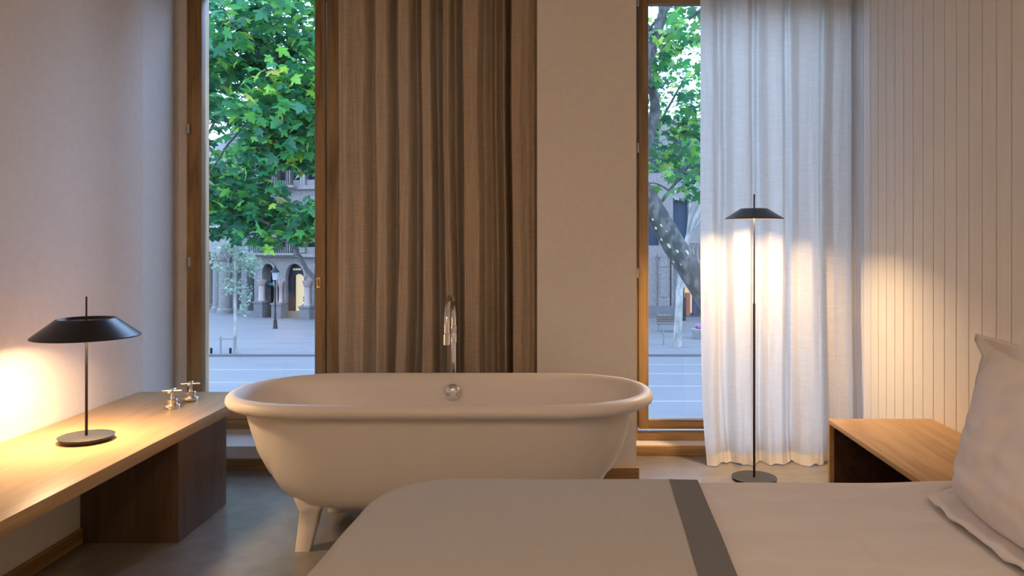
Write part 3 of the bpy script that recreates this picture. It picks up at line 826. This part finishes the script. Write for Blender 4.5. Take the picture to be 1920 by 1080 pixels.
# leaning plane tree seen in the right window
b1 = Vector((2.55, 9.2, ZS + .08))
tB = thing('plane_tree', b1, 'plane tree with thick spotted trunk leaning across the right window', 'tree')
bm = BM(); lp_ = lambda px, py, Y: tuple(P(px, py, Y) - b1)
limb(bm, [(0, 0, -.05), (-.02, 0, 1.6), lp_(1425, 760, 9.1), lp_(1345, 590, 9), lp_(1262, 456, 9), lp_(1214, 372, 9), lp_(1165, 290, 9), lp_(1130, 200, 9)], .19, .09, 7, .02, 3, 18)
obj('trunk', bm, M['bark'], tB)
rng = random.Random(5)
bm = BM()
ax_d = (P(1214, 372, 9) - P(1300, 512, 9)).normalized()
tw = Vector((0, -1, 0)); sd2 = ax_d.cross(tw).normalized()
for px, py, h_, w_ in ((1252, 461, .034, .017), (1267, 471, .024, .014), (1285, 473, .038, .018), (1239, 449, .020, .012), (1228, 428, .020, .012), (1237, 423, .022, .012), (1299, 497, .020, .010), (1222, 412, .016, .010), (1262, 490, .016, .008), (1293, 507, .014, .009), (1247, 434, .012, .008), (1274, 495, .012, .007)):
    q = P(px, py, 9); c0 = P(1262, 456, 9)
    off = (q - c0).dot(sd2); rt = .128
    off = max(-.11, min(.11, off))
    nrm = (tw * math.sqrt(max(0, rt * rt - off * off)) + sd2 * off).normalized()
    cen = c0 + ax_d * (q - c0).dot(ax_d) + nrm * (rt + .002) - b1
    sd3 = ax_d.cross(nrm)
    bm = BM(); bmesh.ops.create_icosphere(bm, subdivisions=2, radius=1, matrix=Matrix.Translation(cen) @ Matrix(((sd3.x * w_, ax_d.x * h_, nrm.x * .016, 0), (sd3.y * w_, ax_d.y * h_, nrm.y * .016, 0), (sd3.z * w_, ax_d.z * h_, nrm.z * .016, 0), (0, 0, 0, 1))))
    obj('bark_patch', bm, M['bark_patch'], tB)['label'] = 'pale yellow patch of flaked bark'
bm = BM()
limb(bm, [lp_(1165, 290, 9), lp_(1212, 118, 9.2), lp_(1232, 62, 9.3), lp_(1262, -40, 9.4)], .085, .05, 6, .01, 4, 12)
limb(bm, [lp_(1190, 330, 9), lp_(1222, 235, 9.4), lp_(1228, 190, 9.5), lp_(1214, 140, 9.6)], .08, .05, 6, .01, 6, 12)
limb(bm, [lp_(1214, 60, 9.5), lp_(1245, 20, 9.6), lp_(1290, -30, 9.6)], .02, .01, 5, .01, 8, 8)
limb(bm, [lp_(1236, 110, 9.3), lp_(1258, 66, 9.3), lp_(1280, 42, 9.3)], .014, .007, 5, .01, 9, 8)
limb(bm, [lp_(1345, -10, 9.4), lp_(1312, 20, 9.4), lp_(1290, 35, 9.4)], .03, .012, 5, .01, 10, 8)
twigs(bm, lp_(1130, 200, 9), [(-2.6, .6, 7.0), (-1.2, 1.0, 7.6), (-3.3, -.4, 6.8)], .05, 12)
obj('branches', bm, M['bark'], tB)
def hole_b(p):
    u, v = VX + p.x * F / p.y, VY - (p.z - EYE) * F / p.y
    return (((u - 1292) / 26) ** 2 + ((v - 55) / 36) ** 2 < 1)
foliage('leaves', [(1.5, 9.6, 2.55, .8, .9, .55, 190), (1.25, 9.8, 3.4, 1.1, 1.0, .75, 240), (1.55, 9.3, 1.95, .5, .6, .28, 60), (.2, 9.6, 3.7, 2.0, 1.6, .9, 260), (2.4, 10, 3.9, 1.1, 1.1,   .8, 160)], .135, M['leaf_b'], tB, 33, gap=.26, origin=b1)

# farther street trees
def street_tree(base_, label, h, crown, leaf, lm, seed, trunk_r=.2, bark='bark', lean_=(0, 0), simple=True, gap=.15, fork=None):
    b = Vector(base_)
    t = thing('street_tree', b, label, 'tree', group=None)
    bm = BM()
    top = (lean_[0], lean_[1], h)
    limb(bm, [(0, 0, -.05), (lean_[0] * .1, lean_[1] * .2, h * .4), (lean_[0] * .3, lean_[1] * .5, h * .65), top], trunk_r, trunk_r * .45, 6, .04, seed, 12)
    obj('trunk', bm, M[bark], t)
    bm = BM()
    ends = [Vector((c[0], c[1], c[2])) - b for c in crown]
    twigs(bm, (lean_[0] * .3, lean_[1] * .5, h * .65), [tuple(e) for e in ends[:6]], trunk_r * .35, seed)
    obj('branches', bm, M[bark], t)
    foliage('leaves', crown, leaf, M[lm], t, seed, simple, gap, b)
    return t
street_tree((-11.2, 21, ZS), 'leafy plane tree in mid distance beyond the near left tree', 6.5, [(-8.6, 20.5, 4.8, 2.6, 2.2, 2.1, 900), (-9.4, 21, 7.6, 3.2, 2.6, 1.8, 700), (-11.5, 21, 6.2, 2.6, 2.5, 2.6, 500), (-8.9, 20.5, 2.9, 1.3, 1.5, .7, 160)], .25, 'leaf', 41, .24, lean_=(.8, 0))
street_tree((.75, 18.5, ZS), 'leafy plane tree in mid distance behind the leaning trunk', 6.0, [(3.0, 18.5, 5.0, 1.7, 1.8, 1.5, 420), (2.0, 19, 3.6, 1.7, 1.5, 1.0, 260), (3.2, 18.2, 3.1, .9, 1.0, .7, 110), (.6, 18.5, 6.2, 2.2, 2.2, 2.0, 400)], .20, 'leaf', 43, .2, lean_=(.4, 0))
street_tree((9.6, 27, ZS), 'bright green street tree across the avenue behind the white curtain', 7.0, [(6.6, 26.5, 5.2, 1.9, 2.0, 2.2, 500), (6.0, 26.5, 8.2, 2.4, 2.0, 1.4, 420), (9.5, 27, 7.5, 2.6, 2.2, 2.6, 350)], .24, 'leaf_far', 47, .22, lean_=(-.8, 0))
street_tree((-14.19, 34.8, ZS + .06), 'slender young tree with leaves tinted pale for backlight inside the metal guard', 5.3, [(-14.5, 34.8, .3, .75, .8, .75, 300), (-13.5, 34.8, .15, .55, .6, .7, 170), (-14.3, 34.8, -.9, .8, .7, .4, 110), (-13.75, 34.8, -1.7, .3, .4, .9, 70), (-14.4, 34.9, 1.6, 1.1, 1.0, .8, 260)], .15, 'leaf_pale', 51, .085, 'bark_pale', gap=.1)
P0 = P(1270, 653, 7600 / 208)
tD = street_tree((P0.x, P0.y, ZS + .06), 'whitish trunked street tree standing beyond the avenue beside the far bench', 7.6, [(7.2, 36.5, 4.0, 1.5, 1.4, .8, 160), (8.6, 36.5, 5.2, 2.2, 2.0, 1.5, 300), (6.2, 36.5, 3.4, .9, .8, .55, 90)], .24, 'leaf_pale', 57, .20, 'bark_pale', lean_=(1.5, 0), gap=.12)

# tree guard, bollards, benches, lamps ------------------------------------
def guard(cx, cy, w_, h_, label):
    t = thing('tree_guard', (cx, cy, ZS + .06), label, 'tree guard')
    for sx in (-1, 1): obj('post', box(BM(), sx * w_ / 2 - .035, sx * w_ / 2 + .035, -.035, .035, 0, h_ + .08, .008, 1), M['galv'], t)
    obj('rail', box(BM(), -w_ / 2 - .06, w_ / 2 + .03, -.05, -.036, h_ - .06, h_ + .01, .004, 1), M['galv'], t)
g0, g1 = P(401, 672, 7600 / 225), P(427, 672, 7600 / 225)
guard((g0.x + g1.x) / 2, 34.45, g1.x - g0.x, .68, 'low grey metal guard round the slender young tree')
g0, g1 = P(1205, 648, 7600 / 203), P(1244, 648, 7600 / 203)
guard((g0.x + g1.x) / 2, g0.y, g1.x - g0.x, .55, 'low grey metal guard left of the far bench')
for px, yv in ((396, 672), (432, 670)):
    p = P(px, yv, 34.5)
    tag(obj('bollard', lathe(BM(), [(.05, 0), (.05, .16), (.065, .17), (.05, .24), (0, .25)], 14), M['iron'], loc=(p.x, 34.5, ZS + .06)), 'small dark stud bollard %s the metal tree guard' % ('left of' if px < 410 else 'right of'), 'bollard')

def street_lamp(px, py, ptop, label):
    Y = 7600 / (py - VY); p = P(px, py, Y); h = (py - ptop) * Y / F
    t = thing('street_lamp', (p.x, Y, ZS + .06), label, 'street lamp')
    obj('post', lathe(BM(), [(.14, 0), (.14, .05), (.115, .1), (.10, .45), (.06, .5), (.05, .8), (.04, h - .95), (.06, h - .93), (.03, h - .85)], 20), M['iron'], t)
    obj('lantern', lathe(BM(), [(.09, h - .85), (.14, h - .82), (.19, h - .42), (.20, h - .40)], 8), M['lantern'], t)
    obj('lantern_cap', lathe(BM(), [(.24, h - .40), (.20, h - .33), (.08, h - .18), (.05, h - .1), (.02, h), (0, h)], 16), M['iron'], t)
    return t
street_lamp(516, 618, 499, 'black cast iron street lamp before the arched stone doorway')
street_lamp(1282, 603, 515, 'black street lamp post beside the lit shop on the right')

Y = 42.5; a, b = P(1232, 0, Y), P(1277, 0, Y)
sb = thing('street_bench', ((a.x + b.x) / 2, Y, ZS + .06), 'brown slatted street bench behind the whitish tree trunk', 'bench')
hw = (b.x - a.x) / 2
bm = BM()
for k in range(3): box(bm, -hw, hw, .20 + .01 * k, .23 + .01 * k, .48 + .12 * k, .58 + .12 * k, .005, 1)
obj('backrest', bm, M['benchwood'], sb)
bm = BM()
for k in range(4): box(bm, -hw, hw, -.22 + .11 * k, -.13 + .11 * k, .40, .43, .005, 1)
obj('seat', bm, M['benchwood'], sb)
for sx in (-1, 1): obj('leg', box(BM(), sx * (hw - .12) - .03, sx * (hw - .12) + .03, -.2, .25, 0, .40, .005, 1), M['galv'], sb)
Y = 39.6; p = P(1311, 637, Y)
pl = thing('flower_planter', (p.x, Y, ZS + .06), 'pale round planter of purple flowers near the far kerb', 'planter')
obj('pot', lathe(BM(), [(.30, 0), (.34, .1), (.40, .48), (.36, .5)], 24), M['conc'], pl)
bm = BM(); rng = random.Random(9)
for k in range(26):
    a_ = rng.uniform(0, 6.28); r2 = rng.uniform(0, .3)
    bmesh.ops.create_icosphere(bm, subdivisions=1, radius=rng.uniform(.06, .1), matrix=Matrix.Translation((r2 * math.cos(a_), r2 * math.sin(a_), .55 + .12 * rng.random())))
obj('flowers', bm, M['purple'], pl)

# ------------------------------------------------------------------ buildings
class Fac:
    """facade line from point a to point b (plan); t metres along, d metres out of the wall towards the street, z up"""
    def __init__(s, a, b):
        s.a = Vector((a[0], a[1])); v = Vector((b[0], b[1])) - s.a
        s.len = v.length; s.u = v.normalized(); s.n = Vector((s.u.y, -s.u.x))
        if s.n.y > 0: s.n = -s.n
    def w(s, t, d, z): q = s.a + s.u * t + s.n * d; return Vector((q.x, q.y, z))
    def at(s, px):
        k = (px - VX) / F              # x = k*y
        den = s.u.x - k * s.u.y
        return (k * s.a.y - s.a.x) / den
    def depth(s, t): return (s.a + s.u * t).y
    def z(s, py, t): return EYE - (py - VY) * s.depth(t) / F
    def box(s, bm, t0, t1, d0, d1, z0, z1):
        vs = [bm.verts.new(s.w(t, d, z)) for z in (z0, z1) for t, d in ((t0, d0), (t1, d0), (t1, d1), (t0, d1))]
        for f in ((3, 2, 1, 0), (4, 5, 6, 7), (0, 1, 5, 4), (1, 2, 6, 5), (2, 3, 7, 6), (3, 0, 4, 7)): bm.faces.new([vs[k] for k in f])
    def cyl(s, bm, t, d, prof, n=16): lathe(bm, prof, n, Matrix.Translation(s.w(t, d, 0)))
    def arch_wall(s, bm, t0, t1, z0, z1, ops, d0, d1):
        """wall slab with arched or straight openings ops=(ta,tb,spring z,rise,sill z)"""
        cuts = {t0, t1}
        for a, b, zs, rise, zb in ops:
            k = 12 if rise > 0 else 1
            for q in range(k + 1): cuts.add(a + (b - a) * q / k)
        cs = sorted(cuts)
        def lim(t, a, b, zs, rise):
            if rise <= 0: return zs
            x = max(-1, min(1, (2 * t - a - b) / (b - a))); return zs + rise * math.sqrt(max(0, 1 - x * x))
        for ta, tb in zip(cs[:-1], cs[1:]):
            mid = (ta + tb) / 2
            op = next((o for o in ops if o[0] < mid < o[1]), None)
            if op is None: s.box(bm, ta, tb, d0, d1, z0, z1); continue
            a, b, zs, rise, zb = op
            la, lb = lim(ta, a, b, zs, rise), lim(tb, a, b, zs, rise)
            vs = [bm.verts.new(s.w(t, d, z)) for t, d, z in ((ta, d0, la), (tb, d0, lb), (tb, d1, lb), (ta, d1, la), (ta, d0, z1), (tb, d0, z1), (tb, d1, z1), (ta, d1, z1))]
            for f in ((3, 2, 1, 0), (4, 5, 6, 7), (0, 1, 5, 4), (1, 2, 6, 5), (2, 3, 7, 6), (3, 0, 4, 7)): bm.faces.new([vs[k] for k in f])
            if zb > z0 + .01: s.box(bm, ta, tb, d0, d1, z0, zb)

ZP = ZS + .06
# the ornate stone house on the left -----------------------------------
A = Fac((-10.5, 47.7), (-19.1, 50.3))
B = Fac((-19.1, 50.3), (-22.0, 53.0))
C = Fac((-22.0, 53.0), (-30.0, 64.0))
ho = thing('stone_house', (-16, 52, ZP), 'ornate pale stone corner house with arched shopfronts across the avenue', 'building')
inv = Matrix.Translation((16, -52, -ZP))
def part(name, bm, m, parent=ho, **k):
    bmesh.ops.transform(bm, matrix=inv, verts=bm.verts[:])
    return obj(name, fix(bm), M[m], parent, **k)
tt = A.at; zA = lambda py, px: A.z(py, A.at(px))
z_top = 11.5; z_cor = zA(478, 530)
a1 = (tt(515.5), tt(491.5)); a2 = (tt(572), tt(535.5)); a3 = (tt(622), tt(588.5))
ops = [(a1[0], a1[1], zA(510, 503), zA(494, 503) - zA(510, 503), ZP), (a2[0], a2[1], zA(520, 553), zA(494, 553) - zA(520, 553), ZP), (a3[0], a3[1], zA(520, 600), 1.0, ZP)]
bm = BM(); A.arch_wall(bm, 0, A.len, ZP, z_cor, ops, -.5, 0)
# upper storeys with tall windows
ups = []
for k, px in enumerate((503.5, 530, 556, 583, 612)):
    c = tt(px); ups.append((c - .45, c + .45, z_cor + 3.0, .42, z_cor + .5))
A.arch_wall(bm, 0, A.len, z_cor, z_cor + 4.2, ups, -.5, 0)
A.arch_wall(bm, 0, A.len, z_cor + 4.2, z_cor + 8.2, [(a - .0, b + .0, z + 4.1, r, zb + 4.2) for a, b, z, r, zb in ups], -.5, 0)
A.box(bm, 0, A.len, -6, -.9, ZP, z_cor + 8.2)
part('stone_wall', bm, 'stone')
for d_, za, zb_ in ((.35, -.12, .1), (.28, 4.1, 4.35), (.5, 8.2, 8.6)):
    bm = BM(); A.box(bm, 0, A.len, -.02, d_, z_cor + za, z_cor + zb_); part('cornice', bm, 'stone')
for a, b, z, r, zb in ups:
    for q in (0, 4.15):
        bm = BM(); A.box(bm, a, b, -.45, -.40, zb + q, z + q + r); part('window', bm, 'dark_glass')
for q in (0, 4.2):
    bm = BM(); tb0, tb1 = tt(560), tt(476)
    A.box(bm, tb0, tb1, .55, .6, z_cor + 1.05 + q, z_cor + 1.12 + q)
    k = tb0
    while k < tb1: A.box(bm, k, k + .035, .56, .59, z_cor + .12 + q, z_cor + 1.05 + q); k += .16
    part('balcony_railing', bm, 'iron')
for q in (0, 4.2):
    bm = BM(); A.box(bm, tt(562), tt(474), 0, .65, z_cor + q, z_cor + .14 + q); part('balcony_slab', bm, 'stone')
# dark doorway, teal sign, dark shopfront with arched lit window
bm = BM(); A.box(bm, a1[0], a1[1], -.9, -.8, ZP, zA(490, 503)); part('doorway', bm, 'shop_dark')
bm = BM(); A.box(bm, a1[0], a1[1], -.5, -.35, zA(536, 503), zA(531, 503)); part('fascia', bm, 'shop_teal')
bm = BM()
t0, t1 = a2; zb = ZP + .02
cx_, hw_ = (t0 + t1) / 2, (t1 - t0) / 2
A.arch_wall(bm, t0, t1, zA(585, 553), zA(494, 553), [(tt(565.5), tt(545.5), zA(523, 555), zA(514, 555) - zA(523, 555), zA(584, 555))], -.38, -.28)
part('shopfront', bm, 'shop_dark')['label'] = 'dark arched shopfront'
bm = BM(); A.box(bm, t0, t1, -.38, -.24, ZP, zA(584, 553)); part('shop_plinth', bm, 'shop_brown')
bm = BM(); A.box(bm, tt(566), tt(545), -.62, -.55, zA(586, 555), zA(512, 555)); part('shop_window', bm, 'shop_lit')['label'] = 'bright arched shop window'
for k, (px, py, rr_) in enumerate(((561, 559, .05), (561, 564, .05), (561, 575, .13))):
    bm = BM(); bmesh.ops.create_icosphere(bm, subdivisions=2, radius=rr_, matrix=Matrix.Translation(A.w(tt(px), -.45, zA(py, px))))
    part('displayed_bag', bm, 'shop_brown')
# shop sign letters
cu = bpy.data.curves.new('letters', 'FONT'); cu.body = 'LOEWE'; cu.size = .18; cu.align_x = 'CENTER'; cu.align_y = 'CENTER'; cu.extrude = .02
to = bpy.data.objects.new('letters_curve', cu); COL.objects.link(to)
dg = bpy.context.evaluated_depsgraph_get()
me = bpy.data.meshes.new_from_object(to.evaluated_get(dg)); bpy.data.objects.remove(to)
me.materials.clear(); me.materials.append(M['sign'])
so = bpy.data.objects.new('sign_letters', me); COL.objects.link(so); so.parent = ho
pw_ = A.w(tt(552.5), -.25, zA(505.5, 552.5))
so.location = pw_ - Vector((-16, 52, ZP))
so.rotation_euler = (PI / 2, 0, math.atan2(-A.u.y, -A.u.x))
so['label'] = 'white capital letters LOEWE above the shop window'
# columns
def column(t, d, zb_, zt, r, nm='column', m='stone_pink'):
    bm = BM(); A.cyl(bm, t, d, [(r * 1.2, zb_), (r * 1.2, zb_ + .1), (r, zb_ + .16), (r * .95, zt - .4), (r * 1.1, zt - .36), (r * 1.15, zt - .3), (r * 1.6, zt - .05), (r * 1.6, zt)])
    part(nm, bm, m)
def plinth(p0, p1, z1, d1=.45):
    bm = BM(); A.box(bm, tt(p1), tt(p0), -.3, d1, ZP, z1); A.box(bm, tt(p1) - .05, tt(p0) + .05, -.3, d1 + .05, z1 - .12, z1 - .02)
    part('plinth', bm, 'stone_grey')
plinth(484, 500, zA(564, 492)); column(tt(493.5), .12, zA(564, 494), zA(524, 494), .20)
plinth(517, 535, zA(567, 525)); column(tt(520.5), .14, zA(567, 521), zA(527, 521), .125); column(tt(529.5), .14, zA(567, 530), zA(527, 530), .125)
plinth(569, 588, zA(573, 578)); column(tt(579), .14, zA(573, 579), zA(526, 579), .2)
# archivolts
for (a, b, zs, rise, zb) in ops:
    bm = BM(); pts = []
    for q in range(21):
        th = PI * q / 20; pts.append(A.w((a + b) / 2 - (b - a) / 2 * 1.06 * math.cos(th), .02, zs + (rise + .06) * math.sin(th)))
    tube(bm, pts, .10, 8); part('archivolt', bm, 'stone')
for a, b, zs, rise, zb in ups:
    for t_ in (a - .16, b + .16):
        for q in (0, 4.2): column(t_, .1, zb + q - .35, zs + q + .25, .10, 'colonette', 'stone')
# oblique wing and corner
bm = BM(); B.arch_wall(bm, 0, B.len, ZP, z_cor + 8.2, [(B.len * .12, B.len * .38, z_cor - .8, 0, ZP + .3), (B.len * .58, B.len * .80, z_cor - .8, 0, ZP + .3), (B.len * .2, B.len * .4, z_cor - .79, 0, ZP)][:2], -.5, 0)
B.box(bm, 0, B.len, -4, -.6, ZP, z_cor + 8.2)
part('wing_wall', bm, 'stone_grey')
bm = BM(); B.box(bm, .1, B.len - .1, -.55, -.45, ZP, z_cor); part('wing_window', bm, 'dark_glass')
bm = BM(); C.arch_wall(bm, 0, C.len, ZP, z_cor + 8.2, [(.35, 1.25, z_cor + .2, 0, ZP), (2.3, 4.0, z_cor + .2, 0, ZP), (5.4, 7.2, z_cor + .2, 0, ZP), (8.6, 10.4, z_cor + .2, 0, ZP), (.4, 1.3, z_cor + .2, 0, ZP)][:4], -.8, -.1)
C.box(bm, 0, C.len, -4, -1.2, ZP, z_cor + 8.2)
part('wing_wall', bm, 'stone')
bm = BM(); C.box(bm, .1, C.len - .1, -1.1, -1.0, ZP, z_cor + .3); part('wing_window', bm, 'dark_glass')
for k, t in enumerate((.05, 1.75, 4.6, 7.9)):
    bm = BM(); C.cyl(bm, t, .25, [(.55, ZP), (.55, ZP + .25), (.44, ZP + .35), (.40, z_cor - .5), (.5, z_cor - .4), (.58, z_cor), (.58, z_cor + .1)], 20); part('column', bm, 'stone')
bm = BM(); C.box(bm, -.5, C.len, -.2, .7, z_cor + .1, z_cor + .5); part('cornice', bm, 'stone')

# the grey stone house on the right --------------------------------------
D = Fac((1.0, 50.0), (19.0, 50.0))
hr = thing('grey_house', (10, 52, ZP), 'pale grey stone house with balustrade and lit shop on the right', 'building')
inv = Matrix.Translation((-10, -52, -ZP))
td = D.at; zD = lambda py: D.z(py, 0)
zc = zD(490)
bm = BM()
D.arch_wall(bm, -9.2, 34, ZP, zc, [(td(1279), td(1322), zD(512), 0, ZP), (td(1340), td(1385), zD(512), 0, ZP)], -.8, 0)
upw = [(t_, t_ + 1.1, zD(372), 0, zc + .2) for t_ in (-7.4, -4.6, -1.8, 17.0, 20.0, 23.0, 26.0, 29.0)] + [(td(1262), td(1291), zD(372), 0, zc + .2), (td(1212), td(1236), zD(372), 0, zc + 1.0), (td(1330), td(1360), zD(372), 0, zc + .2)]
D.arch_wall(bm, -9.2, 34, zc, zc + 4.6, upw, -.8, 0)
D.arch_wall(bm, -9.2, 34, zc + 4.6, zc + 9, [(a, b, z + 4.4, r, zb + 4.6) for a, b, z, r, zb in upw], -.8, 0)
D.box(bm, -9.2, 34, -6, -3.2, ZP, zc + 9)
part('stone_wall', bm, 'stone', hr)
for a, b, z, r, zb in upw:
    for q in (0, 4.5):
        bm = BM(); D.box(bm, a, b, -.7, -.6, zb + q, z + q); part('window', bm, 'fanlight', hr)
bm = BM()
for p0, p1 in ((1234, 1255), (1258, 1262)):
    D.box(bm, td(p0), td(p1), 0, .22, zD(590), zD(478))
D.box(bm, td(1233), td(1256), 0, .28, zD(482), zD(477)); D.box(bm, td(1237), td(1252), .22, .26, zD(500), zD(480.5)); D.box(bm, td(1237), td(1252), .22, .26, zD(556), zD(505))
D.box(bm, td(1231), td(1257), 0, .34, ZP, zD(588))
part('pilaster', bm, 'stone', hr)
bm = BM(); D.box(bm, -9.2, td(1272), 0, .3, ZP, ZP + .75); part('plinth', bm, 'stone_grey', hr)
t0, t1 = td(1278), td(1330)
bm = BM(); D.box(bm, t0, t1, 0, .75, zc - .15, zc + .12); part('balcony_slab', bm, 'stone', hr)
bm = BM(); D.box(bm, t0, t1, .5, .75, zD(452) - .12, zD(452)); part('handrail', bm, 'stone', hr)
k = t0 + .12
while k < t1:
    bm = BM(); D.cyl(bm, k, .62, [(.07, zc + .12), (.05, zc + .2), (.085, zc + .45), (.045, zc + .75), (.06, zD(452) - .12)], 10); part('baluster', bm, 'stone', hr); k += .26
bm = BM(); D.box(bm, td(1279), td(1322), -3.2, -3.1, ZP, zD(512)); D.box(bm, td(1340), td(1385), -3.2, -3.1, ZP, zD(512)); part('shop_interior', bm, 'shop_lit', hr)['label'] = 'brightly lit shop interior'
for nm, m_, p0, p1, y0_, y1_, dd in (('display_case', 'red', 1292, 1300, 552, 572, -1.2), ('display_case', 'navy', 1304, 1313, 552, 580, -.9), ('display_case', 'leaf_pot', 1284, 1289, 560, 585, -.9)):
    if m_ == 'leaf_pot': m_ = 'benchwood'
    bm = BM(); D.box(bm, td(p0), td(p1), dd - .4, dd, ZP, zD(y0_)); part(nm, bm, m_, hr)
